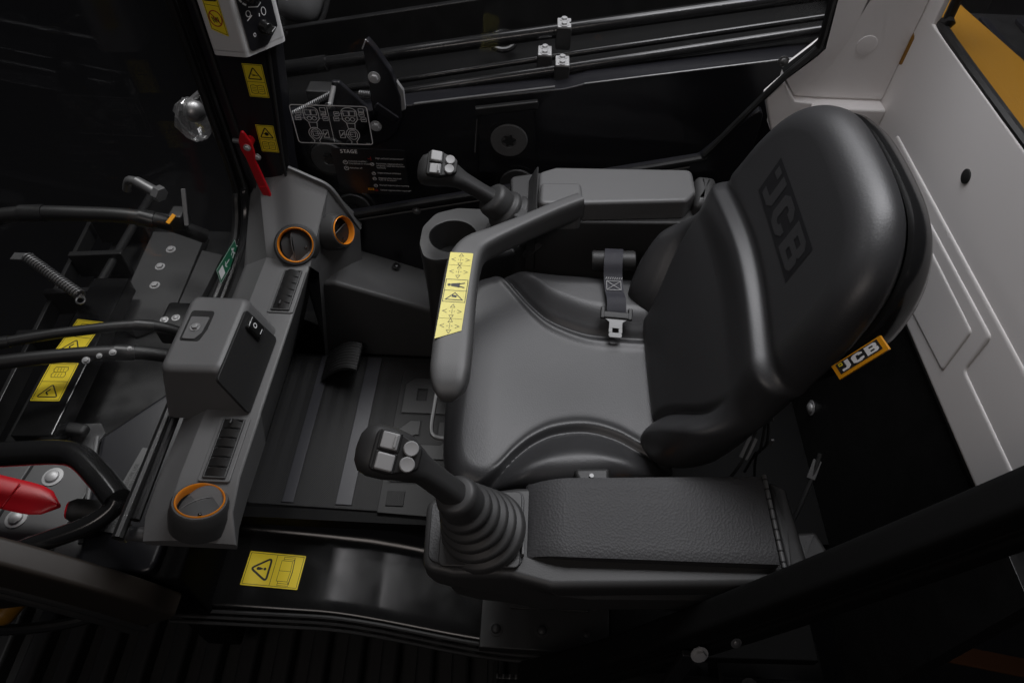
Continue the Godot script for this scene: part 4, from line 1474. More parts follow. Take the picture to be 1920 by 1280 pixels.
	put("buckle_bolt", hex_bolt(Vector3(0.133, 0.545, 0.392), Vector3.UP, 0.005, false), "dull_steel", t)

	# belt
	t = thing("seat_belt", "black seat belt end with steel tongue lying on the seat cushion", "seat belt", Vector3(0.19, 0.53, -0.05))
	put("retractor", xf(lathe([[0.0, -0.05], [0.022, -0.05], [0.024, -0.046], [0.024, 0.046], [0.022, 0.05], [0, 0.05]], 24), at_y(Vector3(0.200, 0.545, -0.170), Vector3(1, 0.05, 0))), "dark_plastic", t)
	var w2 := []
	var path := curve([Vector3(0.200, 0.568, -0.185), Vector3(0.198, 0.572, -0.165), Vector3(0.196, 0.565, -0.140), Vector3(0.197, 0.545, -0.115), Vector3(0.199, 0.538, -0.080), Vector3(0.201, 0.545, -0.050), Vector3(0.201, 0.537, -0.026), Vector3(0.200, 0.528, -0.014)], 5)
	for p in path:
		w2.append(PackedVector3Array([p + Vector3(-0.021, 0.0012, 0), p + Vector3(-0.021, -0.0012, 0), p + Vector3(0.021, -0.0012, 0), p + Vector3(0.021, 0.0012, 0)]))
	var wb := put("webbing", skin(w2), "webbing", t, 50)
	s = PackedVector3Array()
	lines(s, [[-0.016, -0.014], [0.016, -0.014], [0.016, 0.010], [-0.016, 0.010]], 0.0016)
	line(s, Vector2(-0.016, -0.014), Vector2(0.016, 0.010), 0.0016)
	line(s, Vector2(-0.016, 0.010), Vector2(0.016, -0.014), 0.0016)
	for k in 8:
		line(s, Vector2(-0.018 + 0.005 * k, 0.015), Vector2(-0.0155 + 0.005 * k, 0.020), 0.0014)
	put("stitching", xf(s, Transform3D(Basis(Vector3(1, 0, 0), Vector3(0, 0.15, -0.989), Vector3(0, 0.989, 0.15)), Vector3(0.198, 0.5435, -0.095))), "grey_ink", wb)
	var tf := Transform3D(Basis(Vector3(1, 0.0, 0.06).normalized(), Vector3(-0.06, 0.30, -0.95).normalized(), Vector3(0, 0.95, 0.30).normalized()), Vector3(0.200, 0.524, 0.002))
	tf = tf.orthonormalized()
	put("tongue_holder", xf(rbox(Vector3(0.062, 0.016, 0.009), 0.003), tf * Transform3D(Basis(), Vector3(0, 0.016, 0.002))), "dark_plastic", t)
	for sg in [-1.0, 1.0]:
		put("holder_wing", xf(rbox(Vector3(0.010, 0.028, 0.008), 0.003), tf * Transform3D(Basis(), Vector3(sg * 0.030, 0.02, 0.003))), "dark_plastic", t)
	var tp := round_poly(PackedVector2Array([Vector2(-0.024, 0.012), Vector2(-0.024, 0.006), Vector2(-0.014, 0.0), Vector2(-0.014, -0.036), Vector2(0.014, -0.036), Vector2(0.014, 0.0), Vector2(0.024, 0.006), Vector2(0.024, 0.012)]), 0.004, 3)
	# plate with a slot: two halves joined round the hole
	var tongue := PackedVector3Array()
	tongue.append_array(xf(prism(PackedVector2Array([Vector2(-0.024, 0.012), Vector2(-0.024, 0.007), Vector2(-0.0145, 0.0), Vector2(-0.0145, -0.014), Vector2(0.0145, -0.014), Vector2(0.0145, 0.0), Vector2(0.024, 0.007), Vector2(0.024, 0.012)]), 0, 0.0025, 0.0006, 2), tf))
	tongue.append_array(xf(prism(PackedVector2Array([Vector2(-0.0145, -0.0140), Vector2(-0.0145, -0.0245), Vector2(-0.007, -0.0245), Vector2(-0.007, -0.0140)]), 0, 0.0025), tf))
	tongue.append_array(xf(prism(PackedVector2Array([Vector2(0.007, -0.0140), Vector2(0.007, -0.0245), Vector2(0.0145, -0.0245), Vector2(0.0145, -0.0140)]), 0, 0.0025), tf))
	tongue.append_array(xf(prism(round_poly(PackedVector2Array([Vector2(-0.0145, -0.0245), Vector2(-0.0145, -0.036), Vector2(0.0145, -0.036), Vector2(0.0145, -0.0245)]), 0.005, 4), 0, 0.0025, 0.0006, 2), tf))
	put("tongue", tongue, "tongue_steel", t)

# ---------------------------------------------------------------- safety arm
func safety_arm() -> void:
	var t := thing("safety_arm", "grey folding safety arm bent across the seat with long yellow label", "safety bar", Vector3(-0.05, 0.64, -0.05))
	var pts := [Vector3(0.115, 0.635, -0.252), Vector3(0.06, 0.636, -0.215), Vector3(-0.01, 0.640, -0.160), Vector3(-0.075, 0.645, -0.108), Vector3(-0.112, 0.648, -0.075), Vector3(-0.128, 0.65, -0.03), Vector3(-0.132, 0.65, 0.04), Vector3(-0.132, 0.65, 0.12), Vector3(-0.131, 0.65, 0.20), Vector3(-0.130, 0.65, 0.255), Vector3(-0.129, 0.648, 0.285), Vector3(-0.129, 0.640, 0.300), Vector3(-0.129, 0.635, 0.305)]
	var sz := [Vector2(0.034, 0.062), Vector2(0.034, 0.062), Vector2(0.036, 0.06), Vector2(0.044, 0.058), Vector2(0.058, 0.058), Vector2(0.068, 0.06), Vector2(0.070, 0.06), Vector2(0.072, 0.06), Vector2(0.074, 0.06), Vector2(0.072, 0.058), Vector2(0.060, 0.05), Vector2(0.036, 0.034), Vector2(0.008, 0.010)]
	var path := curve(pts, 4)
	var sizes := []
	for i in path.size():
		var f := i / 4.0
		var a := int(floor(f))
		var b := mini(a + 1, sz.size() - 1)
		sizes.append(sz[a].lerp(sz[b], f - a))
	put("arm", sweep(path, sizes, Vector3.UP, 0.45, 32), "arm_plastic", t, 40)
	put("hub", plan([[0.024, -0.30], [0.118, -0.305], [0.122, -0.232], [0.022, -0.222]], 0.585, 0.662, 0.008, 0.014, 4), "dash_plastic", t)
	# label inlaid in the top
	var sh := Sheet.new(Vector3(-0.166, 0.681, 0.198), Vector3(-0.160, 0.681, -0.030), Vector3(-0.115, 0.681, 0.193))
	sh = Sheet.new(Vector3(-0.163, 0.6805, 0.203), Vector3(-0.157, 0.6805, -0.028), Vector3(-0.116, 0.6805, 0.20))
	var lb := thing("arm_label", "long yellow label of black pictograms along the safety arm", "sticker", sh.o)
	sheet_plate(sh, "pale_label", lb, 0.001, "sheet", [[0.10, 0], [1, 0], [1, 1], [0.0, 1]])
	var s := PackedVector3Array()
	var w := sh.w
	var h := sh.h
	frame_band(s, w * 0.405, 0.002, w * 0.665, h - 0.002, 0.0014)
	line(s, Vector2(w * 0.535, 0.003), Vector2(w * 0.535, h - 0.003), 0.0012)
	# the label reads across the arm: pictures face the near end
	var tri := [[w * 0.475 + 0.010, h * 0.14], [w * 0.475 + 0.010, h * 0.86]]
	lines(s, [[w * 0.51, h * 0.15], [w * 0.51, h * 0.85], [w * 0.43, h * 0.5]].map(func(q): return [w * 0.94 - q[0], q[1]]), 0.002)
	blot(s, [[w * 0.455, h * 0.42], [w * 0.48, h * 0.40], [w * 0.485, h * 0.6], [w * 0.462, h * 0.62]])
	disc2(s, Vector2(w * 0.60, h * 0.80), 0.0035)
	blot(s, [[w * 0.585, h * 0.72], [w * 0.615, h * 0.72], [w * 0.628, h * 0.36], [w * 0.572, h * 0.36]])
	line(s, Vector2(w * 0.585, h * 0.36), Vector2(w * 0.575, h * 0.18), 0.003)
	line(s, Vector2(w * 0.615, h * 0.36), Vector2(w * 0.627, h * 0.18), 0.003)
	ink("print", s, sh, "ink", lb)
	s = PackedVector3Array()
	for c in [0.14, 0.30, 0.76, 0.91]:
		if c in [0.14, 0.76]:
			line(s, Vector2(w * (c + 0.08), 0.002), Vector2(w * (c + 0.08), h - 0.002), 0.0007)
		var o := Vector2(w * c, h * 0.5)
		for k in 4:
			var d := Vector2.from_angle(k * PI / 2)
			disc2(s, o + d * 0.0045, 0.0011, 8)
			var q := o + d * 0.0135
			var pd := Vector2(-d.y, d.x)
			var v := [[q.x - d.x * 0.004 + pd.x * 0.004, q.y - d.y * 0.004 + pd.y * 0.004], [q.x + d.x * 0.0045, q.y + d.y * 0.0045], [q.x - d.x * 0.003 - pd.x * 0.0045, q.y - d.y * 0.003 - pd.y * 0.0045]]
			lines(s, v, 0.0012, k % 2 == 0)
		disc2(s, o, 0.0013, 8)
	ink("pictograms", s, sh, "ink_soft", lb, 0.0008)

# ---------------------------------------------------------------- joysticks
func joysticks() -> void:
	joystick("control lever with grey buttons on the near console by the door", Vector3(-0.052, 0.559, 0.512), Vector3(-0.092, 0.690, 0.515), Vector3(-0.178, 0.795, 0.498), 1.0, 0.072, 0.50)
	joystick("control lever with grey buttons on the far console by the side window", Vector3(0.008, 0.508, -0.300), Vector3(-0.088, 0.614, -0.292), Vector3(-0.208, 0.697, -0.296), 0.95, 0.075, 0.58)

func joystick(label: String, base: Vector3, neck: Vector3, head: Vector3, k: float, br: float, taper: float) -> void:
	var t := thing("joystick", label, "joystick", base, "control levers either side of the seat")
	var ax := neck - base
	var L := ax.length()
	var prof := [[br * 1.02, 0.0]]
	var n := 5
	for i in n:
		var f := float(i) / n
		var r := lerpf(br, br * taper, f)
		var y := L * (0.02 + 0.80 * f)
		var st := L * 0.80 / n
		prof.append_array([[r, y + st * 0.02], [r * 1.0, y + st * 0.30], [r * 0.95, y + st * 0.48], [r * 0.84, y + st * 0.60], [r * 0.80, y + st * 0.75], [r * 0.82, y + st * 0.92]])
	prof.append_array([[br * taper * 0.96, L * 0.83], [br * taper * 0.95, L * 0.97], [br * taper * 0.88, L * 1.03], [br * taper * 0.72, L * 1.06], [0.01, L * 1.07]])
	put("boot", xf(lathe(prof, 40), at_y(base, ax)), "boot_rubber", t, 50)
	if k > 0.97:
		put("boot_flange", plan([[base.x - 0.075, base.z - 0.066], [base.x + 0.062, base.z - 0.074], [base.x + 0.062, base.z + 0.062], [base.x - 0.070, base.z + 0.064]], base.y + 0.0005, base.y + 0.006, 0.002, 0.012), "mid_plastic", t)
	# grip: sections along a gently bent line
	var e1 := (head - neck).normalized()
	var side := Vector3(0, 0, 1)
	side = (side - e1 * side.dot(e1)).normalized()
	var up := side.cross(e1).normalized() # faces the operator
	if up.x < 0:
		up = -up
	var len := (head - neck).length()
	var e2 := (e1 + Vector3(-0.55, -0.40, 0.06)).normalized()
	var up2 := (Vector3(0.30, 0.80, 0.42) - e2 * Vector3(0.30, 0.80, 0.42).dot(e2)).normalized()
	var side2 := e2.cross(up2) * -1.0
	var secs := [[-0.02, 0.021, 0.021, 0.0], [0.25 * len, 0.019, 0.0195, 0.0], [0.55 * len, 0.0195, 0.021, 0.0], [len - 0.045, 0.022, 0.027, 0.001], [len - 0.025, 0.027, 0.034, 0.004], [len, 0.031, 0.038, 0.006], [len + 0.022, 0.031, 0.038, 0.004], [len + 0.036, 0.026, 0.033, 0.0], [len + 0.044, 0.015, 0.02, -0.004], [len + 0.046, 0.003, 0.004, -0.006]]
	var rings := []
	for q in secs:
		var ring := PackedVector3Array()
		var turn := smoothstep(0.35 * len, len - 0.02, q[0])
		var pos: Vector3 = neck + e1 * q[0] if q[0] < len - 0.03 else neck + e1 * (len - 0.03) + e2 * (q[0] - len + 0.03)
		var uu := up.lerp(up2, turn).normalized()
		var ss := side.lerp(side2, turn).normalized()
		for i in 28:
			var a := TAU * i / 28
			var cu := cos(a)
			var su := sin(a)
			var e := 0.75
			ring.append(pos + uu * (signf(cu) * pow(absf(cu), e) * q[1] * k + q[3]) + ss * signf(su) * pow(absf(su), e) * q[2] * k)
		rings.append(ring)
	var s := skin(rings)
	put("grip", s, "grip_rubber", t, 50)
	# face plate with buttons
	var fb := Basis(side2, e2, up2)
	if fb.determinant() < 0:
		fb = Basis(-side2, e2, up2)
	var fc := neck + e1 * (len - 0.03) + e2 * 0.024 + up2 * (0.036 * k + 0.0015)
	var fr := Transform3D(fb, fc)
	var plate := round_poly(PackedVector2Array([Vector2(-0.029, 0.030), Vector2(-0.031, 0.002), Vector2(-0.016, -0.038), Vector2(0.016, -0.038), Vector2(0.031, 0.002), Vector2(0.029, 0.030)]), 0.010, 4)
	var pm := put("face_plate", xf(prism(plate, -0.006, 0.004, 0.003, 3), fr), "flap_plastic", t, 50)
	for sg in [-1.0, 1.0]:
		var flat: bool = sg * (1.0 if k > 0.97 else -1.0) < 0
		put("button_well", xf(rbox(Vector3(0.028, 0.031, 0.005), 0.002), fr * Transform3D(Basis(), Vector3(sg * 0.0148, 0.010, 0.004))), "flap_plastic", t)
		if flat:
			put("rocker_button", xf(rbox(Vector3(0.024, 0.025, 0.009), 0.003), fr * Transform3D(Basis(Vector3(1, 0, 0), 0.1), Vector3(sg * 0.0148, 0.010, 0.009))), "button_grey", t)
		else:
			put("slide_button", xf(rbox(Vector3(0.023, 0.024, 0.007), 0.002), fr * Transform3D(Basis(Vector3(1, 0, 0), -0.1), Vector3(sg * 0.0148, 0.010, 0.008))), "button_grey", t)
			put("slide_ridge", xf(rbox(Vector3(0.018, 0.004, 0.012), 0.0015), fr * Transform3D(Basis(), Vector3(sg * 0.0148, 0.003, 0.011))), "button_grey", t)
		put("round_button", xf(lathe([[0.0108, -0.004], [0.0108, 0.0035], [0.0095, 0.005], [0.006, 0.0045], [0, 0.004]], 24), Transform3D(fb * Basis(Vector3(1, 0, 0), PI / 2), fr * Vector3(sg * 0.0112, -0.021, 0.005))), "button_grey", t)

# ---------------------------------------------------------------- prints on the glass
func labels_on_glass() -> void:
	var sh := Sheet.new(Vector3(-0.578, 0.751, -0.4405), Vector3(-0.390, 0.753, -0.4405), Vector3(-0.578, 0.643, -0.4405))
	var t := thing("lever_diagram", "white line diagram of control lever buttons printed on the side window", "diagram sticker", sh.o)
	var s := PackedVector3Array()
	var w := sh.w
	var h := sh.h
	frame_band(s, 0.002, 0.002, w - 0.002, h - 0.002, 0.0022, 0.008)
	line(s, Vector2(w * 0.485, 0.006), Vector2(w * 0.485, h - 0.006), 0.0012)
	for k in 2:
		var cx := w * (0.26 + 0.49 * k)
		var cy := h * 0.74
		ring2(s, Vector2(cx, cy + 0.010), 0.018, 0.012, 0.0016, 0.0, PI)
		lines(s, [[cx - 0.018, cy + 0.010], [cx - 0.018, cy - 0.010], [cx - 0.009, cy - 0.020], [cx + 0.009, cy - 0.020], [cx + 0.018, cy - 0.010], [cx + 0.018, cy + 0.010]], 0.0015, false)
		for j in 2:
			frame_band(s, cx - 0.014 + 0.015 * j, cy, cx - 0.001 + 0.015 * j, cy + 0.013, 0.0013)
			ring2(s, Vector2(cx - 0.006 + 0.012 * j, cy - 0.009), 0.005, 0.005, 0.0013)
		lines(s, [[cx - 0.010, cy - 0.020], [cx - 0.008, cy - 0.036]], 0.0015, false)
		lines(s, [[cx + 0.010, cy - 0.020], [cx + 0.008, cy - 0.036]], 0.0015, false)
		lines(s, [[cx - 0.009, cy - 0.036], [cx + 0.009, cy - 0.036]], 0.0015, false)
		for j in 2:
			for sg in [-1.0, 1.0]:
				var bx: float = cx + sg * (0.030 + 0.003 * j)
				var by := cy + 0.005 - 0.014 * j
				frame_band(s, bx - 0.006, by - 0.005, bx + 0.006, by + 0.005, 0.0012)
				line(s, Vector2(bx - 0.003, by), Vector2(bx + 0.003, by + 0.001), 0.002)
				line(s, Vector2(bx - sg * 0.006, by), Vector2(cx + sg * 0.012, by + 0.001), 0.0006)
		frame_band(s, cx + (-0.043 if k == 0 else 0.024), cy + 0.012, cx + (-0.036 if k == 0 else 0.036), cy + 0.02, 0.0011) if k == 1 else frame_band(s, cx + 0.024, cy + 0.002, cx + 0.037, cy + 0.020, 0.0012)
		# trigger side views
		var ty := h * 0.27
		ring2(s, Vector2(cx, ty), 0.016, 0.017, 0.0014, -0.5, PI + 0.5)
		lines(s, [[cx - 0.014, ty - 0.008], [cx - 0.006, ty - 0.02], [cx - 0.008, ty - 0.028]], 0.0014, false)
		lines(s, [[cx + 0.014, ty - 0.008], [cx + 0.006, ty - 0.02], [cx + 0.008, ty - 0.028]], 0.0014, false)
		ring2(s, Vector2(cx, ty - 0.001), 0.011, 0.013, 0.0013)
		frame_band(s, cx - 0.006, ty - 0.006, cx + 0.006, ty + 0.006, 0.0012)
		var tb := cx + (0.026 if k == 0 else -0.026)
		frame_band(s, tb - 0.006, ty - 0.010, tb + 0.006, ty + 0.010, 0.0012)
		line(s, Vector2(tb - 0.003, ty - 0.004), Vector2(tb + 0.003, ty + 0.004), 0.002)
		line(s, Vector2(cx, ty), Vector2(tb, ty), 0.0011)
	line(s, Vector2(w - 0.018, 0.005), Vector2(w - 0.009, 0.005), 0.0014)
	ink("line_print", s, sh, "white_ink", t, 0.0004)

	sh = Sheet.new(Vector3(-0.500, 0.634, -0.4405), Vector3(-0.316, 0.634, -0.4405), Vector3(-0.500, 0.495, -0.4405))
	t = thing("engine_stage_label", "black label headed STAGE with white and red symbols low on the side window", "information sticker", sh.o)
	sheet_plate(sh, "paint_black", t, 0.008)
	w = sh.w
	h = sh.h
	s = PackedVector3Array()
	text(s, "STAGE", Vector2(0.022, h - 0.018), 0.0105, true)
	ring2(s, Vector2(0.030, h - 0.042), 0.0055, 0.0055, 0.0013)
	ring2(s, Vector2(0.030, h - 0.060), 0.0055, 0.0055, 0.0013)
	lines(s, [[0.0275, h - 0.043], [0.030, h - 0.0395], [0.0325, h - 0.043]], 0.0012, false)
	lines(s, [[0.0275, h - 0.061], [0.030, h - 0.0575], [0.0325, h - 0.061]], 0.0012, false)
	text(s, "Autostop enabled -", Vector2(0.038, h - 0.0415), 0.0042)
	text(s, "Countdown to shutdown", Vector2(0.038, h - 0.0485), 0.0042)
	text(s, "Autostop off", Vector2(0.038, h - 0.062), 0.0042)
	var rows := [["High exhaust temperature*"], ["Automatic regeneration in", "progress. Operate machine", "normally"], ["Regeneration inhibited"], ["Regeneration required", "Turn 'R' to active?"], ["Manual regeneration running"], ["Service regeneration required*"]]
	var y := h - 0.030
	for r in rows.size():
		if r != 0 and r != 5:
			ring2(s, Vector2(0.098, y + 0.001), 0.0045, 0.0045, 0.001)
			lines(s, [[0.094, y - 0.002], [0.099, y + 0.004], [0.102, y - 0.002]], 0.001, false)
		for l in rows[r]:
			text(s, l, Vector2(0.108, y), 0.0042)
			y -= 0.0062
		y -= 0.0098
	ink("white_print", s, sh, "white_ink", t)
	s = PackedVector3Array()
	lines(s, [[0.088, h - 0.027], [0.092, h - 0.030], [0.097, h - 0.027]], 0.0012, false)
	line(s, Vector2(0.0965, h - 0.033), Vector2(0.0965, h - 0.023), 0.0016)
	lines(s, [[0.094, y + 0.017], [0.098, y + 0.022], [0.102, y + 0.017]], 0.0012)
	ink("red_symbols", s, sh, "red_ink", t)
	s = PackedVector3Array()
	blot(s, [[0.076, 0.012], [0.092, 0.012], [0.092, 0.019], [0.076, 0.019]])
	var lg := ink("logo_patch", s, sh, "orange_label", t)
	s = PackedVector3Array()
	jcb(s, Vector2(0.0785, 0.0135), 0.0042)
	ink("logo_letters", s, sh, "ink", lg, 0.001)

	# green escape sign inside the windscreen
	sh = Sheet.new(Vector3(-0.756, 0.4625, -0.168), Vector3(-0.756, 0.4435, -0.298), Vector3(-0.756, 0.418, -0.162))
	sh = Sheet.new(Vector3(-0.754, 0.462, -0.166), Vector3(-0.754, 0.444, -0.297), Vector3(-0.754, 0.419, -0.161))
	t = thing("escape_sign", "green emergency exit sign with running figure and arrow on the windscreen", "exit sign", sh.o)
	sheet_plate(sh, "green_label", t, 0.001)
	s = PackedVector3Array()
	w = sh.w
	h = sh.h
	frame_band(s, 0.0015, 0.0015, w - 0.0015, h - 0.0015, 0.001)
	blot(s, [[0.008, 0.008], [0.036, 0.008], [0.036, h - 0.010], [0.008, h - 0.010]])
	line(s, Vector2(0.074, h / 2), Vector2(0.048, h / 2), 0.003)
	lines(s, [[0.055, h / 2 + 0.008], [0.047, h / 2], [0.055, h / 2 - 0.008]], 0.003, false)
	disc2(s, Vector2(0.104, h * 0.74), 0.004)
	line(s, Vector2(0.103, h * 0.64), Vector2(0.108, h * 0.42), 0.005)
	line(s, Vector2(0.103, h * 0.62), Vector2(0.092, h * 0.54), 0.003)
	line(s, Vector2(0.104, h * 0.62), Vector2(0.115, h * 0.66), 0.003)
	line(s, Vector2(0.108, h * 0.42), Vector2(0.095, h * 0.30), 0.0035)
	line(s, Vector2(0.108, h * 0.42), Vector2(0.118, h * 0.22), 0.0035)
	ink("print", s, sh, "white_ink", t)

	# yellow step label on the tread
	sh = Sheet.new(Vector3(-0.687, -0.0988, 0.303), Vector3(-0.541, -0.1050, 0.307), Vector3(-0.692, -0.0992, 0.392))
	t = thing("threshold_label", "large yellow warning label with exclamation mark and seat bar pictogram on the threshold", "sticker", sh.o)
	sheet_plate(sh, "yellow_label", t, 0.002)
	s = PackedVector3Array()
	w = sh.w
	h = sh.h
	frame_band(s, 0.004, 0.004, w - 0.004, h - 0.004, 0.0012)
	line(s, Vector2(w * 0.5, 0.004), Vector2(w * 0.5, h - 0.004), 0.0012)
	# triangle lies on its side, point to the left
	var p := round_poly(PackedVector2Array([Vector2(w * 0.10, h * 0.5), Vector2(w * 0.42, h * 0.16), Vector2(w * 0.42, h * 0.84)]), 0.006, 4)
	var a := []
	for q in p:
		a.append([q.x, q.y])
	lines(s, a, 0.0052)
	blot(s, [[w * 0.20, h * 0.52], [w * 0.215, h * 0.555], [w * 0.26, h * 0.55], [w * 0.315, h * 0.52], [w * 0.315, h * 0.50], [w * 0.26, h * 0.47], [w * 0.215, h * 0.465], [w * 0.20, h * 0.49]])
	disc2(s, Vector2(w * 0.345, h * 0.51), 0.0036)
	var bx0 := w * 0.60
	lines(s, [[bx0, h * 0.20], [bx0, h * 0.50], [bx0, h * 0.80], [bx0 + w * 0.19, h * 0.80], [bx0 + w * 0.20, h * 0.50], [bx0 + w * 0.19, h * 0.20]], 0.0011)
	line(s, Vector2(bx0, h * 0.5), Vector2(bx0 + w * 0.20, h * 0.5), 0.001)
	lines(s, [[bx0 + w * 0.03, h * 0.20], [bx0 + w * 0.03, h * 0.08], [bx0 + w * 0.22, h * 0.08], [bx0 + w * 0.22, h * 0.14], [bx0 + w * 0.19, h * 0.20]], 0.001, false)
	line(s, Vector2(bx0 + w * 0.03, h * 0.14), Vector2(bx0 + w * 0.22, h * 0.14), 0.001)
	lines(s, [[bx0 + w * 0.03, h * 0.80], [bx0 + w * 0.03, h * 0.91], [bx0 + w * 0.22, h * 0.91], [bx0 + w * 0.22, h * 0.85], [bx0 + w * 0.19, h * 0.80]], 0.001, false)
	line(s, Vector2(bx0 + w * 0.03, h * 0.85), Vector2(bx0 + w * 0.22, h * 0.85), 0.001)
	lines(s, [[bx0 + w * 0.22, h * 0.12], [bx0 + w * 0.235, h * 0.5], [bx0 + w * 0.22, h * 0.88]], 0.002, false)
	ink("print", s, sh, "ink", t)

# ---------------------------------------------------------------- what shows through the windscreen
func front_of_machine() -> void:
	# boom foot with hinge lugs, in front of the cab
	var t := thing("boom_mount", "black boom mounting plate with grey bolted cover in front of the windscreen", "mounting plate", Vector3(-1.2, -0.05, -0.4))
	put("base_plate", plan([[-1.48, -0.85], [-0.90, -0.85], [-0.86, 0.40], [-1.42, 0.50]], -0.12, -0.03, 0.006), "satin_black", t)
	put("cover_plate", plan([[-1.33, -0.80], [-1.14, -0.80], [-1.12, -0.40], [-1.22, -0.34], [-1.30, -0.38]], -0.03, 0.0, 0.003), "cover_grey", t)
	put("cover_plate", plan([[-1.13, -0.72], [-1.05, -0.70], [-1.06, -0.42], [-1.12, -0.40]], -0.03, -0.004, 0.003), "cover_grey", t)
	for q in [Vector3(-1.233, 0.0, -0.71), Vector3(-1.239, 0.0, -0.625), Vector3(-1.224, 0.0, -0.538)]:
		put("bolt", hex_bolt(q, Vector3.UP, 0.011), "zinc", t)
	for k in 4:
		var z := -0.78 + 0.17 * k
		put("hinge_lug", bar(Vector3(-1.50, 0.03, z + 0.02), Vector3(-1.33, 0.03, z), 0.022, 0.10, 0.005), "lug_black", t)
	put("hinge_pin", tube(PackedVector3Array([Vector3(-1.37, 0.05, -0.95), Vector3(-1.36, 0.05, -0.16)]), 0.014, 12), "lug_black", t)
	put("edge_rail", bar(Vector3(-1.53, 0.02, -0.80), Vector3(-1.44, 0.02, 0.10), 0.014, 0.06, 0.003), "lug_black", t)

	t = thing("label_bar", "black bar in front of the windscreen carrying two yellow labels", "bar", Vector3(-1.3, 0.07, -0.15))
	put("beam", bar(Vector3(-1.305, 0.06, -0.48), Vector3(-1.275, 0.06, 0.10), 0.11, 0.06, 0.005), "gloss_black", t)
	boom_label("yellow warning label with book pictogram, farther one on the bar before the windscreen", Vector3(-1.345, 0.0915, -0.165), Vector3(-1.333, 0.0915, -0.295), Vector3(-1.262, 0.0915, -0.165))
	boom_label("yellow warning label with book pictogram, nearer one on the bar before the windscreen", Vector3(-1.330, 0.0915, -0.010), Vector3(-1.335, 0.0915, -0.140), Vector3(-1.250, 0.0915, -0.010))

	t = thing("return_spring", "black coil return spring in front of the windscreen", "spring", Vector3(-1.43, 0.15, -0.4))
	put("coil", coil(Vector3(-1.53, 0.17, -0.475), Vector3(-1.325, 0.14, -0.355), 0.014, 0.0045, 22), "dull_steel", t)
	put("end_tab", box_at(Vector3(-1.55, 0.165, -0.48), Vector3(0.06, 0.008, 0.03), 0.002), "dull_steel", t)
	put("end_ring", xf(tube(ring3(0.012, 16), 0.003, 6), at_y(Vector3(-1.315, 0.14, -0.335), Vector3(0.2, 1, 0.2))), "dull_steel", t)

	# hoses
	var hoses := [
		["thick black hydraulic hose crossing low behind the windscreen lower corner", [Vector3(-1.75, 0.25, 0.10), Vector3(-1.50, 0.24, 0.02), Vector3(-1.25, 0.22, -0.06), Vector3(-1.05, 0.18, -0.12), Vector3(-0.93, 0.10, -0.16)], 0.024],
		["second black hydraulic hose just above the lowest one", [Vector3(-1.75, 0.26, -0.05), Vector3(-1.48, 0.25, -0.05), Vector3(-1.22, 0.23, -0.14), Vector3(-1.02, 0.2, -0.2), Vector3(-0.9, 0.1, -0.22)], 0.018],
		["upper braided black hydraulic hose arching across the windscreen", [Vector3(-1.7, 0.36, -0.30), Vector3(-1.44, 0.41, -0.385), Vector3(-1.20, 0.41, -0.41), Vector3(-1.03, 0.39, -0.42), Vector3(-0.93, 0.30, -0.46)], 0.026],
		["slim black hose hanging below the upper hose", [Vector3(-1.7, 0.30, -0.40), Vector3(-1.45, 0.33, -0.48), Vector3(-1.20, 0.34, -0.50), Vector3(-1.02, 0.28, -0.55)], 0.014],
		["black strut tube at far left in front of the windscreen", [Vector3(-1.70, 0.30, -0.30), Vector3(-1.60, 0.2, -0.18), Vector3(-1.48, 0.1, -0.02), Vector3(-1.42, 0.06, 0.06)], 0.026]]
	for q in hoses:
		t = thing("hydraulic_hose", q[0], "hose", q[1][2], "hoses in front of the windscreen")
		put("hose", tube(curve(q[1], 8), q[2] * 0.8, 12), "hose_rubber", t)
		if q[2] > 0.016:
			var ps := curve(q[1], 8)
			for i in [10, 22]:
				put("sleeve", tube(PackedVector3Array([ps[i], ps[i + 2]]), q[2] * 0.92, 12), "satin_black", t)

	t = thing("hose_fitting", "shiny steel hose fitting in the dark upper left of the windscreen", "fitting", Vector3(-1.13, 0.35, -0.6))
	put("body", tube(PackedVector3Array([Vector3(-1.17, 0.36, -0.62), Vector3(-1.09, 0.35, -0.58)]), 0.016, 14), "steel", t)
	put("nut", xf(hex_bolt(Vector3.ZERO, Vector3.UP, 0.024, false), at_y(Vector3(-1.10, 0.352, -0.585), Vector3(0.8, -0.1, 0.4))), "steel", t)
	put("elbow", tube(curve([Vector3(-1.17, 0.36, -0.62), Vector3(-1.20, 0.355, -0.63), Vector3(-1.22, 0.32, -0.63)], 5), 0.013, 12), "dull_steel", t)

	# wrapped work lamp behind the pillar
	t = thing("work_light", "chromed work light in crumpled clear wrap left of the front pillar", "light", Vector3(-0.87, 0.68, -0.50))
	var wl := []
	for k in 9:
		var an := PI * k / 8.0
		var ring := PackedVector3Array()
		for i in 18:
			var b := TAU * i / 18
			var rr := sin(an) * 0.040 * (1.0 + 0.18 * sin(i * 2.4 + k) + 0.10 * sin(i * 5.1 + k * 2.2))
			ring.append(Vector3(-0.85, 0.665, -0.49) + Vector3(cos(b) * rr, -cos(an) * 0.058, sin(b) * rr))
		wl.append(ring)
	put("clear_wrap", skin(wl), "wrap", t, 15)
	put("reflector", xf(lathe([[0.0, 0.012], [0.012, 0.0], [0.024, 0.004], [0.027, 0.012], [0.027, 0.02], [0.022, 0.03], [0.012, 0.036], [0, 0.038]], 24), at_y(Vector3(-0.845, 0.69, -0.49), Vector3(0.6, 0.2, 0.5))), "steel", t)
	put("bracket", bar(Vector3(-0.86, 0.70, -0.50), Vector3(-0.80, 0.74, -0.52), 0.02, 0.01), "steel", t)

	t = thing("latch_block", "small black latch block with pale strip outside the windscreen corner", "latch", Vector3(-0.95, 0.45, -0.38))
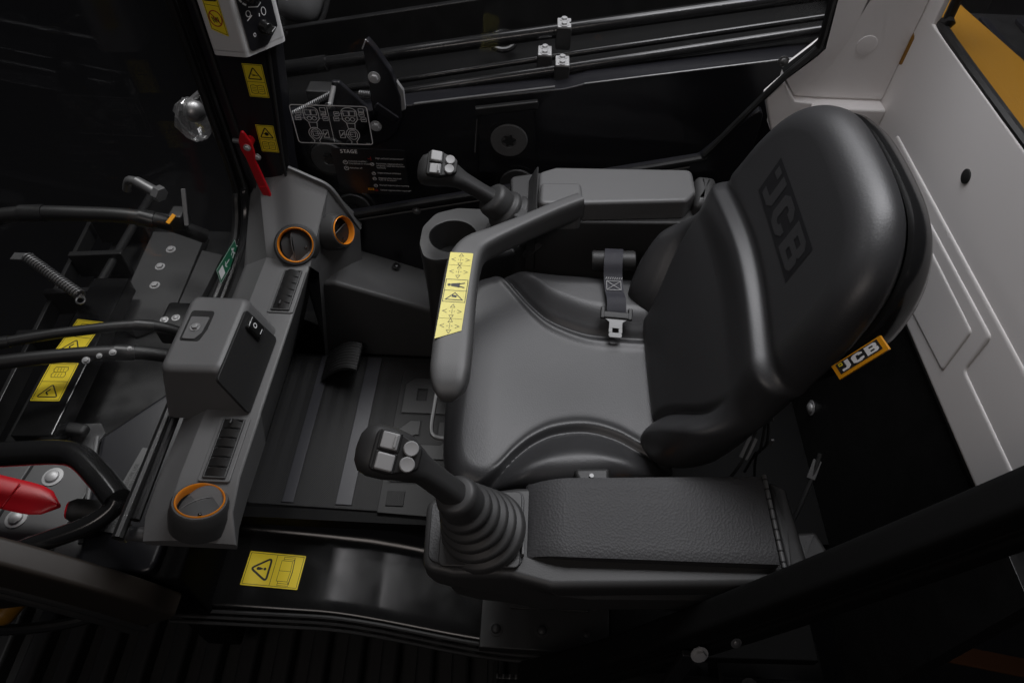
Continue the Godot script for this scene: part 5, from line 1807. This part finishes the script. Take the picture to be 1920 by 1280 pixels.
	put("strip", bar(Vector3(-0.935, 0.47, -0.46), Vector3(-0.925, 0.40, -0.39), 0.012, 0.006, 0.002), "grey_plate", t)
	put("block", box_at(Vector3(-0.955, 0.40, -0.42), Vector3(0.04, 0.05, 0.05), 0.006), "satin_black", t)
	put("tag", bar(Vector3(-0.952, 0.43, -0.40), Vector3(-0.965, 0.42, -0.375), 0.014, 0.003, 0.001), "orange_label", t)

	t = thing("bolted_bracket", "black bracket plate with three steel bolts below the hoses", "bracket", Vector3(-1.0, 0.0, 0.05))
	put("plate", plan([[-1.09, 0.00], [-0.955, -0.09], [-0.945, 0.04], [-1.00, 0.14], [-1.075, 0.12]], 0.0, 0.012, 0.003, 0.01), "satin_black", t)
	for q in [Vector3(-0.962, 0.012, -0.055), Vector3(-1.068, 0.012, 0.085), Vector3(-1.012, 0.012, 0.095)]:
		put("bolt", hex_bolt(q, Vector3.UP, 0.009), "zinc", t)
	t = thing("pilot_block", "black valve block with steel studs behind the control box", "valve block", Vector3(-1.02, 0.1, -0.25))
	put("block", box_at(Vector3(-1.00, 0.12, -0.28), Vector3(0.10, 0.06, 0.12), 0.012), "satin_black", t)
	for q in [Vector3(-1.035, 0.15, -0.265), Vector3(-1.005, 0.15, -0.275), Vector3(-0.965, 0.15, -0.262)]:
		put("stud", dome_bolt(q, Vector3.UP, 0.008), "zinc", t)
	t = thing("hose_coupling", "cluster of small shiny couplings between the hoses", "coupling", Vector3(-1.08, 0.17, -0.06))
	for q in [[-1.125, -0.045, 0.011], [-1.098, -0.062, 0.008], [-1.068, -0.075, 0.010], [-1.03, -0.09, 0.007]]:
		put("nut", hex_bolt(Vector3(q[0], 0.235, q[1]), Vector3(0.2, 1, 0.3), q[2] * 0.6), "steel", t)

	t = thing("manual_card", "pale card with orange striped notice and black clip at lower left", "card", Vector3(-1.2, 0.0, 0.1))
	var sh := Sheet.new(Vector3(-1.335, 0.012, 0.155), Vector3(-1.275, 0.012, 0.015), Vector3(-1.105, 0.012, 0.215))
	put("card_sheet", plan([[-1.34, 0.02], [-1.17, 0.00], [-1.145, 0.03], [-1.185, 0.21], [-1.30, 0.20]], 0.0, 0.006, 0.001), "grey_plate", t)
	put("notice", plan([[-1.318, 0.06], [-1.258, 0.062], [-1.262, 0.145], [-1.322, 0.135]], 0.0065, 0.008, 0.0, 0.004), "white_ink", t)
	put("notice_band", plan([[-1.318, 0.061], [-1.297, 0.061], [-1.301, 0.138], [-1.322, 0.135]], 0.0081, 0.009, 0.0, 0.002), "orange_label", t)
	var s := PackedVector3Array()
	for k in 6:
		s.append_array(bar(Vector3(-1.290 + 0.005 * k, 0.0085, 0.068), Vector3(-1.293 + 0.005 * k, 0.0085, 0.134), 0.0018, 0.001, 0.0))
	put("notice_text", s, "ink", t)
	put("clip", bar(Vector3(-1.30, 0.04, 0.032), Vector3(-1.17, 0.04, 0.05), 0.035, 0.03, 0.012), "rubber", t)
	put("clip_stem", bar(Vector3(-1.245, 0.02, 0.02), Vector3(-1.235, 0.02, 0.195), 0.012, 0.012, 0.003), "rubber", t)
	put("clip_stem", bar(Vector3(-1.222, 0.02, 0.06), Vector3(-1.214, 0.02, 0.2), 0.008, 0.012, 0.003), "rubber", t)

	t = thing("serial_strip", "grey text strip on the sill just outside the lower windscreen seal", "label strip", Vector3(-0.93, 0.15, 0.25))
	sh = Sheet.new(Vector3(-0.965, 0.142, 0.375), Vector3(-0.940, 0.142, 0.155), Vector3(-0.905, 0.142, 0.375))
	sheet_plate(sh, "grey_plate", t, 0.003)
	s = PackedVector3Array()
	for k in 3:
		text(s, ["IMPORTANT: CHECK BEFORE USE", "USE ONLY WITH GUARD FITTED", "SEE HANDBOOK"][k], Vector2(0.012, 0.042 - 0.013 * k), 0.008)
	ink("print", s, sh, "ink", t, 0.0008)
	t = thing("scuttle_panel", "glossy black scuttle panel outside the bottom of the windscreen", "panel", Vector3(-0.95, 0.1, 0.2))
	put("sheet", plan([[-1.06, 0.12], [-0.80, -0.20], [-0.80, 0.46], [-0.97, 0.46]], 0.09, 0.138, 0.01, 0.03), "paint_black", t)
	put("apron", box_at(Vector3(-0.80, -0.14, 0.10), Vector3(0.10, 0.5, 0.72), 0.01), "frame_black", t)
	put("ridge", tube(PackedVector3Array([Vector3(-1.07, 0.135, 0.12), Vector3(-0.985, 0.138, 0.40)]), 0.006, 8), "dull_steel", t)
	put("highlight_plate", plan([[-0.862, -0.06], [-0.835, -0.10], [-0.83, 0.03], [-0.868, 0.04]], 0.138, 0.15, 0.004, 0.006), "grey_plate", t)

	# track frame plate with bolts, handrail and red lever at the lower left
	t = thing("front_deck", "grey deck plates with bolts at the lower left outside the cab", "deck plate", Vector3(-1.1, 0.08, 0.3))
	for q in [[[-1.42, 0.16], [-1.235, 0.165], [-1.26, 0.42], [-1.42, 0.40]], [[-1.228, 0.165], [-1.055, 0.19], [-1.095, 0.47], [-1.252, 0.425]], [[-1.048, 0.195], [-0.93, 0.24], [-0.96, 0.50], [-1.087, 0.475]]]:
		put("deck_plate", plan(q, 0.06, 0.085, 0.003), "grey_plate", t)
	for q in [Vector3(-1.165, 0.085, 0.212), Vector3(-1.20, 0.085, 0.325)]:
		put("bolt", dome_bolt(q, Vector3.UP, 0.017), "zinc", t)

	t = thing("grab_rail", "bent glossy black tube grab rail at the lower left corner", "handrail", Vector3(-1.0, 0.3, 0.3))
	put("tube", tube(curve([Vector3(-1.35, 0.30, 0.29), Vector3(-1.15, 0.30, 0.272), Vector3(-1.03, 0.30, 0.26), Vector3(-0.97, 0.30, 0.27), Vector3(-0.905, 0.30, 0.315), Vector3(-0.845, 0.30, 0.365)], 8), 0.028, 20), "gloss_black", t)
	put("lower_tube", tube(curve([Vector3(-0.845, 0.30, 0.365), Vector3(-0.855, 0.29, 0.385), Vector3(-0.90, 0.28, 0.42), Vector3(-1.02, 0.27, 0.475), Vector3(-1.10, 0.26, 0.52)], 8), 0.020, 16), "gloss_black", t)
	t = thing("red_isolator_lever", "broad red lever on the deck plates at the far lower left", "lever", Vector3(-1.08, 0.2, 0.35))
	var rs := []
	for i in 12:
		var f := i / 11.0
		var c := Vector3(-1.34, 0.22, 0.29).lerp(Vector3(-1.055, 0.17, 0.325), f)
		var hw := 0.038 * (1.0 if f < 0.75 else sqrt(maxf(0.02, 1.0 - pow((f - 0.75) / 0.25, 2))))
		var ring := PackedVector3Array()
		for k in 14:
			var a := TAU * k / 14
			ring.append(c + Vector3(0, sin(a) * 0.009, -cos(a) * hw))
		rs.append(ring)
	put("blade", skin(rs), "red_paint", t, 60)
	put("fold", bar(Vector3(-1.150, 0.198, 0.288), Vector3(-1.160, 0.198, 0.348), 0.003, 0.003, 0.001), "red_paint", t)
	t = thing("stop_knob", "black push knob with red end beside the red lever", "knob", Vector3(-0.98, 0.18, 0.33))
	var kd := Vector3(-0.9, 0.25, 0.1)
	put("body", xf(lathe([[0.026, -0.05], [0.027, 0.0], [0.027, 0.02], [0.022, 0.030], [0.021, 0.032]], 24), at_y(Vector3(-0.975, 0.19, 0.345), kd)), "rubber", t)
	put("red_face", xf(lathe([[0.021, 0.0315], [0.019, 0.036], [0, 0.037]], 24), at_y(Vector3(-0.975, 0.19, 0.345), kd)), "red_paint", t)
	t = thing("hydraulic_fitting", "steel threaded hydraulic fitting at the near dashboard corner", "fitting", Vector3(-0.79, 0.3, 0.45))
	put("barrel", tube(PackedVector3Array([Vector3(-0.795, 0.30, 0.437), Vector3(-0.745, 0.30, 0.440)]), 0.015, 16), "dull_steel", t)
	put("nut", xf(lathe([[0.0, 0], [0.02, 0], [0.021, 0.004], [0.021, 0.011], [0.02, 0.014], [0, 0.014]], 6), at_y(Vector3(-0.808, 0.30, 0.436), Vector3(1, 0, 0.05))), "dull_steel", t)

func ring3(r: float, n: int) -> PackedVector3Array:
	var o := PackedVector3Array()
	for k in n + 1:
		o.append(Vector3(cos(TAU * k / n) * r, 0, sin(TAU * k / n) * r))
	return o

func boom_label(label: String, tl: Vector3, tr: Vector3, bl: Vector3) -> void:
	var sh := Sheet.new(tl, tr, bl)
	var t := thing("boom_label", label, "sticker", bl, "yellow labels on the bar before the windscreen")
	sheet_plate(sh, "yellow_label", t, 0.002)
	var s := PackedVector3Array()
	frame_band(s, 0.004, 0.004, sh.w - 0.004, sh.h - 0.004, 0.0014)
	line(s, Vector2(sh.w * 0.5, 0.004), Vector2(sh.w * 0.5, sh.h - 0.004), 0.0014)
	var tri := round_poly(PackedVector2Array([Vector2(sh.w * 0.42, sh.h * 0.5), Vector2(sh.w * 0.10, sh.h * 0.15), Vector2(sh.w * 0.10, sh.h * 0.85)]), 0.004, 3)
	var a := []
	for q in tri:
		a.append([q.x, q.y])
	lines(s, a, 0.0035)
	lines(s, [[sh.w * 0.15, sh.h * 0.5], [sh.w * 0.22, sh.h * 0.6], [sh.w * 0.3, sh.h * 0.5]], 0.004, false)
	book(s, Vector2(sh.w * 0.75, sh.h * 0.5), 0.036, 0.040, 0.0016)
	ink("print", s, sh, "ink", t)

# ---------------------------------------------------------------- what shows through the side window
func beside_the_cab() -> void:
	var t := thing("excavator_boom", "dark blue black boom side plate seen through the side window", "boom", Vector3(0.1, 0.4, -0.56))
	put("plate", side_xy([[-0.70, 0.25], [1.0, 0.25], [1.0, 0.90], [0.587, 0.849], [0.13, 0.770], [0.075, 0.752], [-0.296, 0.695], [-0.70, 0.62]], -0.62, -0.55, 0.004), "paint_black", t)
	put("bright_edge", tube(PackedVector3Array([Vector3(-0.30, 0.696, -0.549), Vector3(0.05, 0.757, -0.549)]), 0.0035, 8), "grey_plate", t)
	put("bright_edge", tube(PackedVector3Array([Vector3(0.12, 0.768, -0.549), Vector3(0.60, 0.852, -0.549)]), 0.0025, 8), "dull_steel", t)
	put("gusset", side_xy([[-0.142, 0.50], [-0.135, 0.690], [0.0, 0.712], [0.02, 0.50]], -0.55, -0.542, 0.003), "paint_black", t)
	put("gusset_cap", bar(Vector3(-0.145, 0.690, -0.538), Vector3(0.012, 0.716, -0.538), 0.016, 0.022, 0.004), "satin_black", t)
	put("gusset_rod", tube(PackedVector3Array([Vector3(-0.142, 0.665, -0.541), Vector3(-0.150, 0.565, -0.541)]), 0.0018, 6), "grey_plate", t)
	for q in [[-0.060, 0.606, 0.050, 0], [-0.036, 0.468, 0.050, 1], [-0.545, 0.528, 0.050, 1], [-0.505, 0.362, 0.050, 1]]:
		var c := Vector3(q[0], q[1], -0.5495)
		var r: float = q[2]
		put("boss_ring", xf(lathe([[r * 1.25, 0], [r * 1.2, 0.008], [r * 1.1, 0.008], [r * 1.02, 0.002]], 36), at_y(c, Vector3(0, 0, 1))), "satin_black", t)
		var pl := put("pin_cover", xf(lathe([[r * 0.98, 0.001], [r * 0.97, 0.009], [r * 0.92, 0.012], [r * 0.40, 0.012], [r * 0.36, 0.008], [0, 0.008]], 36), at_y(c, Vector3(0, 0, 1))), "grey_plate" if q[3] == 0 else "mid_plastic", t)
		var st := PackedVector2Array()
		for k in 12:
			var rad := r * (0.36 if k % 2 == 0 else 0.22)
			st.append(Vector2.from_angle(TAU * k / 12 + 0.2) * rad)
		put("star_socket", xf(prism(st, 0.0, 0.0123), Transform3D(Basis(), c)), "matt_black", pl)

	# pipes
	var pipes := [
		["thickest steel pipe, uppermost of three behind the side window", Vector3(-0.72, 0.682, -0.70), Vector3(0.057, 0.823, -0.70), Vector3(0.95, 0.985, -0.70), 0.017],
		["thin steel pipe between the two thick ones behind the side window", Vector3(-0.50, 0.665, -0.66), Vector3(0.03, 0.772, -0.66), Vector3(0.95, 0.952, -0.66), 0.008],
		["lowest of three steel pipes behind the side window, just above the plate edge", Vector3(-0.56, 0.640, -0.62), Vector3(0.064, 0.764, -0.62), Vector3(0.95, 0.945, -0.62), 0.013]]
	for q in pipes:
		t = thing("steel_pipe", q[0], "pipe", q[2], "steel pipes along the boom")
		put("pipe", tube(PackedVector3Array([q[1], q[2], q[3]]), q[4], 16), "pipe_steel", t)
		put("sleeve", tube(PackedVector3Array([q[1], q[1].lerp(q[2], 0.22)]), q[4] * 1.25, 16), "pipe_steel", t)
	var cl := [["pipe clamp with two bolts on the uppermost pipe", Vector3(0.067, 0.838, -0.70)], ["pipe clamp with two bolts on the thin middle pipe", Vector3(0.022, 0.788, -0.655)], ["pipe clamp with two bolts on the lowest pipe", Vector3(0.066, 0.783, -0.618)]]
	for q in cl:
		t = thing("pipe_clamp", q[0], "clamp", q[1], "pipe clamps along the boom")
		var p: Vector3 = q[1]
		put("block", box_at(p + Vector3(0, -0.028, 0.0), Vector3(0.038, 0.055, 0.044), 0.005), "rubber", t)
		put("top_plate", box_at(p + Vector3(0, 0.003, 0.0), Vector3(0.034, 0.006, 0.046), 0.002), "zinc", t)
		for sg in [-1.0, 1.0]:
			put("bolt", hex_bolt(p + Vector3(0, 0.006, 0.013 * sg), Vector3.UP, 0.0075), "zinc", t)
	t = thing("boom_deck", "dark steel deck of the boom under the pipes", "deck", Vector3(0.1, 0.6, -0.8))
	put("deck_sheet", xf(rbox(Vector3(1.9, 0.02, 0.34), 0.004), Transform3D(Basis(Vector3(0, 0, 1), 0.181), Vector3(0.1, 0.72, -0.74))), "void_black", t)
	put("rear_flange", xf(rbox(Vector3(1.9, 0.11, 0.02), 0.004), Transform3D(Basis(Vector3(0, 0, 1), 0.181), Vector3(0.1, 0.80, -0.90))), "satin_black", t)
	put("lift_eye", xf(tube(ring3(0.033, 20), 0.008, 8), at_y(Vector3(-0.09, 0.740, -0.80), Vector3(0, 1, 0.3))), "pipe_steel", t)
	t = thing("hose_spring", "thin coil guard spring along the pipes behind the side window", "spring", Vector3(-0.45, 0.66, -0.6))
	put("coil", coil(Vector3(-0.62, 0.655, -0.545), Vector3(-0.505, 0.705, -0.575), 0.006, 0.0018, 24), "dull_steel", t)
	put("coil", coil(Vector3(-0.45, 0.690, -0.60), Vector3(-0.385, 0.685, -0.60), 0.006, 0.0018, 14), "dull_steel", t)

	# black cranked bracket
	t = thing("cranked_bracket", "tall black cranked bracket with two bolts outside the side window", "bracket", Vector3(-0.37, 0.7, -0.58))
	put("plate", side_xy([[-0.405, 0.845], [-0.393, 0.865], [-0.375, 0.84], [-0.345, 0.785], [-0.330, 0.72], [-0.333, 0.66], [-0.355, 0.615], [-0.385, 0.59], [-0.43, 0.575], [-0.50, 0.575], [-0.42, 0.625], [-0.405, 0.64]], -0.56, -0.535, 0.004, 0.006), "paint_black", t)
	put("tip_edge", bar(Vector3(-0.406, 0.843, -0.534), Vector3(-0.394, 0.866, -0.534), 0.004, 0.003, 0.001), "zinc", t)
	put("rib", bar(Vector3(-0.395, 0.70, -0.532), Vector3(-0.345, 0.66, -0.532), 0.008, 0.02, 0.003), "paint_black", t)
	put("side_tag", side_xy([[-0.336, 0.76], [-0.322, 0.735], [-0.322, 0.685], [-0.332, 0.68]], -0.553, -0.540, 0.001), "grey_ink", t)
	for q in [Vector3(-0.388, 0.772, -0.535), Vector3(-0.402, 0.638, -0.535)]:
		put("bolt", hex_bolt(q, Vector3(0, 0, 1), 0.010), "zinc", t)
	t = thing("triangular_bracket", "black triangular bracket with steel standoff left of the cranked bracket", "bracket", Vector3(-0.5, 0.66, -0.57))
	put("plate", side_xy([[-0.505, 0.740], [-0.485, 0.740], [-0.40, 0.645], [-0.42, 0.60], [-0.53, 0.60], [-0.51, 0.66]], -0.575, -0.562, 0.003, 0.006), "paint_black", t)
	put("standoff", tube(PackedVector3Array([Vector3(-0.500, 0.728, -0.565), Vector3(-0.512, 0.690, -0.54)]), 0.006, 12), "zinc", t)
	put("standoff_cap", dome_bolt(Vector3(-0.513, 0.688, -0.538), Vector3(-0.1, -0.3, 1), 0.008), "steel", t)
	put("box", box_at(Vector3(-0.545, 0.690, -0.60), Vector3(0.07, 0.03, 0.05), 0.004), "satin_black", t)

	# mirror back and body behind
	t = thing("mirror", "grey rounded mirror back at the top edge beyond the side window", "mirror", Vector3(-0.66, 0.72, -1.0))
	put("shell", xf(puff(curve2([[-0.06, -0.07], [0.05, -0.06], [0.07, 0.06], [0.03, 0.14], [-0.06, 0.12], [-0.09, 0.02]], 5), Vector2(-0.01, 0.02), func(_x, _y): return 0.03, func(x, y, w): return Vector3(x, y, w), 0.07, 0.05, 0.06, 20), Transform3D(Basis(Vector3(0, 0, 1), -0.35) * Basis(Vector3(1, 0, 0), -0.5), Vector3(-0.685, 0.755, -1.0))), "dash_plastic", t, 60)
	put("mirror_rim", tube(curve([Vector3(-0.69, 0.66, -0.985), Vector3(-0.655, 0.668, -0.98), Vector3(-0.625, 0.70, -0.985), Vector3(-0.60, 0.76, -1.0)], 5), 0.007, 8), "mid_plastic", t)
	t = thing("engine_bay_panel", "dark machine body side far beyond the side window", "machine body", Vector3(0.2, 0.5, -1.2))
	put("side_panel", box_at(Vector3(0.1, 0.55, -1.25), Vector3(2.6, 0.5, 0.06), 0.01), "satin_black", t)
	put("yellow_tape", xf(rbox(Vector3(0.028, 0.20, 0.003), 0.001), Transform3D(Basis(Vector3(0, 0, 1), -0.12) * Basis(Vector3(1, 0, 0), -0.3), Vector3(-0.14, 0.72, -1.20))), "pale_label", t)
	t = thing("engine_hood", "yellow engine hood top seen through the rear window", "hood", Vector3(1.0, 0.88, 0))
	put("hood_top", xf(rbox(Vector3(0.17, 0.08, 1.9), 0.012), Transform3D(Basis(Vector3(0, 1, 0), 0.15), Vector3(0.905, 0.93, -0.25))), "machine_yellow", t)
	put("hood_grille", box_at(Vector3(1.30, 0.82, 0.0), Vector3(0.80, 0.08, 1.6), 0.01), "satin_black", t)
	for k in 4:
		put("grille_rib", box_at(Vector3(1.10 + 0.09 * k, 0.866, 0.0), Vector3(0.02, 0.012, 1.5), 0.003), "paint_black", t)

# ---------------------------------------------------------------- door side: frame, track, step
func door_side() -> void:
	var t := thing("rear_door_frame", "black rear door frame bar rising to the right of the near console", "door frame", Vector3(0.4, 0.6, 0.62))
	for q in [[0.0, 0.046, 0.05, "frame_bar"], [0.036, 0.014, 0.03, "seal_strip"], [0.062, 0.034, 0.03, "outer_bar"]]:
		var off := Vector3(0.80, -0.58, 0.18) * float(q[0])
		var path := curve([Vector3(0.04, 0.03, 0.60), Vector3(0.17, 0.24, 0.615), Vector3(0.308, 0.478, 0.62), Vector3(0.435, 0.71, 0.62), Vector3(0.575, 0.960, 0.615), Vector3(0.80, 1.36, 0.60)], 6)
		var p2 := PackedVector3Array()
		for p in path:
			p2.append(p + off)
		put(q[3], sweep(p2, fill_sizes(p2.size(), Vector2(q[1], q[2])), Vector3(0, 0, 1), 0.35, 20), "frame_black", t, 40)
	put("latch_bolt", hex_bolt(Vector3(0.317, 0.437, 0.655), Vector3(0.1, 0.6, 0.8), 0.010), "zinc", t)
	put("latch_screw", dome_bolt(Vector3(0.365, 0.49, 0.65), Vector3(0.1, 0.6, 0.8), 0.006), "dull_steel", t)
	put("check_strap", bar(Vector3(0.305, 0.43, 0.652), Vector3(0.30, 0.05, 0.66), 0.03, 0.012, 0.003, Vector3(0, 0, 1)), "satin_black", t)

	t = thing("front_door_pillar", "dark front door pillar crossing the lower left corner", "pillar", Vector3(-0.9, 0.2, 0.5))
	var fp := curve([Vector3(-0.815, 0.02, 0.50), Vector3(-0.90, 0.13, 0.50), Vector3(-1.05, 0.27, 0.50), Vector3(-1.25, 0.42, 0.50)], 6)
	put("pillar", sweep(fp, fill_sizes(fp.size(), Vector2(0.16, 0.06)), Vector3(0, 0, 1), 0.3, 20), "brown_black", t, 40)
	for k in 2:
		var p3 := PackedVector3Array()
		for p in fp:
			p3.append(p + Vector3(-0.035 - 0.035 * k, -0.045 - 0.03 * k, 0.03))
		put("seal_lip", tube(p3, 0.009, 10), "rubber", t)

	t = thing("crawler_track", "black rubber crawler track with cross bars below the threshold", "track", Vector3(-0.4, -0.55, 0.6))
	put("belt", box_at(Vector3(-0.35, -0.60, 0.62), Vector3(2.6, 0.06, 0.62), 0.01), "rubber", t)
	for k in 17:
		var x := -1.50 + 0.105 * k
		var br := put("cross_bar", xf(rbox(Vector3(0.052, 0.06, 0.58), 0.012), Transform3D(Basis(Vector3(0, 1, 0), 0.05), Vector3(x, -0.545, 0.62))), "track_rubber", t)
	t = thing("boarding_step", "perforated black steel boarding step below the riser plate", "step", Vector3(0.1, -0.36, 0.5))
	for x in [-0.035, 0.095, 0.225]:
		put("step_rib", box_at(Vector3(x, -0.36, 0.56), Vector3(0.014, 0.03, 0.24), 0.003), "dull_black" if M.has("dull_black") else "satin_black", t)
	for z in [0.45, 0.515, 0.58, 0.645]:
		put("step_tread", box_at(Vector3(0.095, -0.36, z), Vector3(0.27, 0.028, 0.012), 0.003), "dull_black" if M.has("dull_black") else "satin_black", t)
	for z in [0.45, 0.515]:
		for k in 16:
			put("grip_tooth", box_at(Vector3(-0.03 + 0.0167 * k, -0.345, z), Vector3(0.006, 0.006, 0.013), 0.002, 1), "dull_steel", t)
	t = thing("lower_left_fender", "yellow body corner at the lower left edge below the door pillar", "fender", Vector3(-1.3, -0.2, 0.45))
	put("corner", xf(rbox(Vector3(0.16, 0.06, 0.10), 0.03, 4), Transform3D(Basis(Vector3(0, 1, 0), -0.35), Vector3(-1.36, -0.20, 0.425))), "machine_yellow", t)
	put("guard", tube(curve([Vector3(-1.5, -0.25, 0.50), Vector3(-1.3, -0.25, 0.485), Vector3(-1.16, -0.25, 0.46), Vector3(-1.08, -0.26, 0.42)], 6), 0.014, 10), "satin_black", t)
	t = thing("lower_right_stripe", "orange body stripe in the dark lower right corner, its shade put into the colour", "body stripe", Vector3(1.25, -0.3, 0.4))
	put("stripe", xf(rbox(Vector3(0.30, 0.01, 0.05), 0.003), Transform3D(Basis(Vector3(0, 1, 0), -0.15), Vector3(1.29, -0.3, 0.425))), "shaded_orange", t)
	t = thing("undercarriage_frame", "black undercarriage frame with a steel bolt under the rear door frame", "frame", Vector3(0.6, -0.4, 0.6))
	put("beam", box_at(Vector3(0.75, -0.45, 0.62), Vector3(0.9, 0.12, 0.3), 0.02), "satin_black", t)
	put("bolt", hex_bolt(Vector3(0.66, -0.388, 0.50), Vector3.UP, 0.016), "dull_steel", t)
	put("web", box_at(Vector3(0.58, -0.42, 0.50), Vector3(0.012, 0.1, 0.25), 0.003), "satin_black", t)
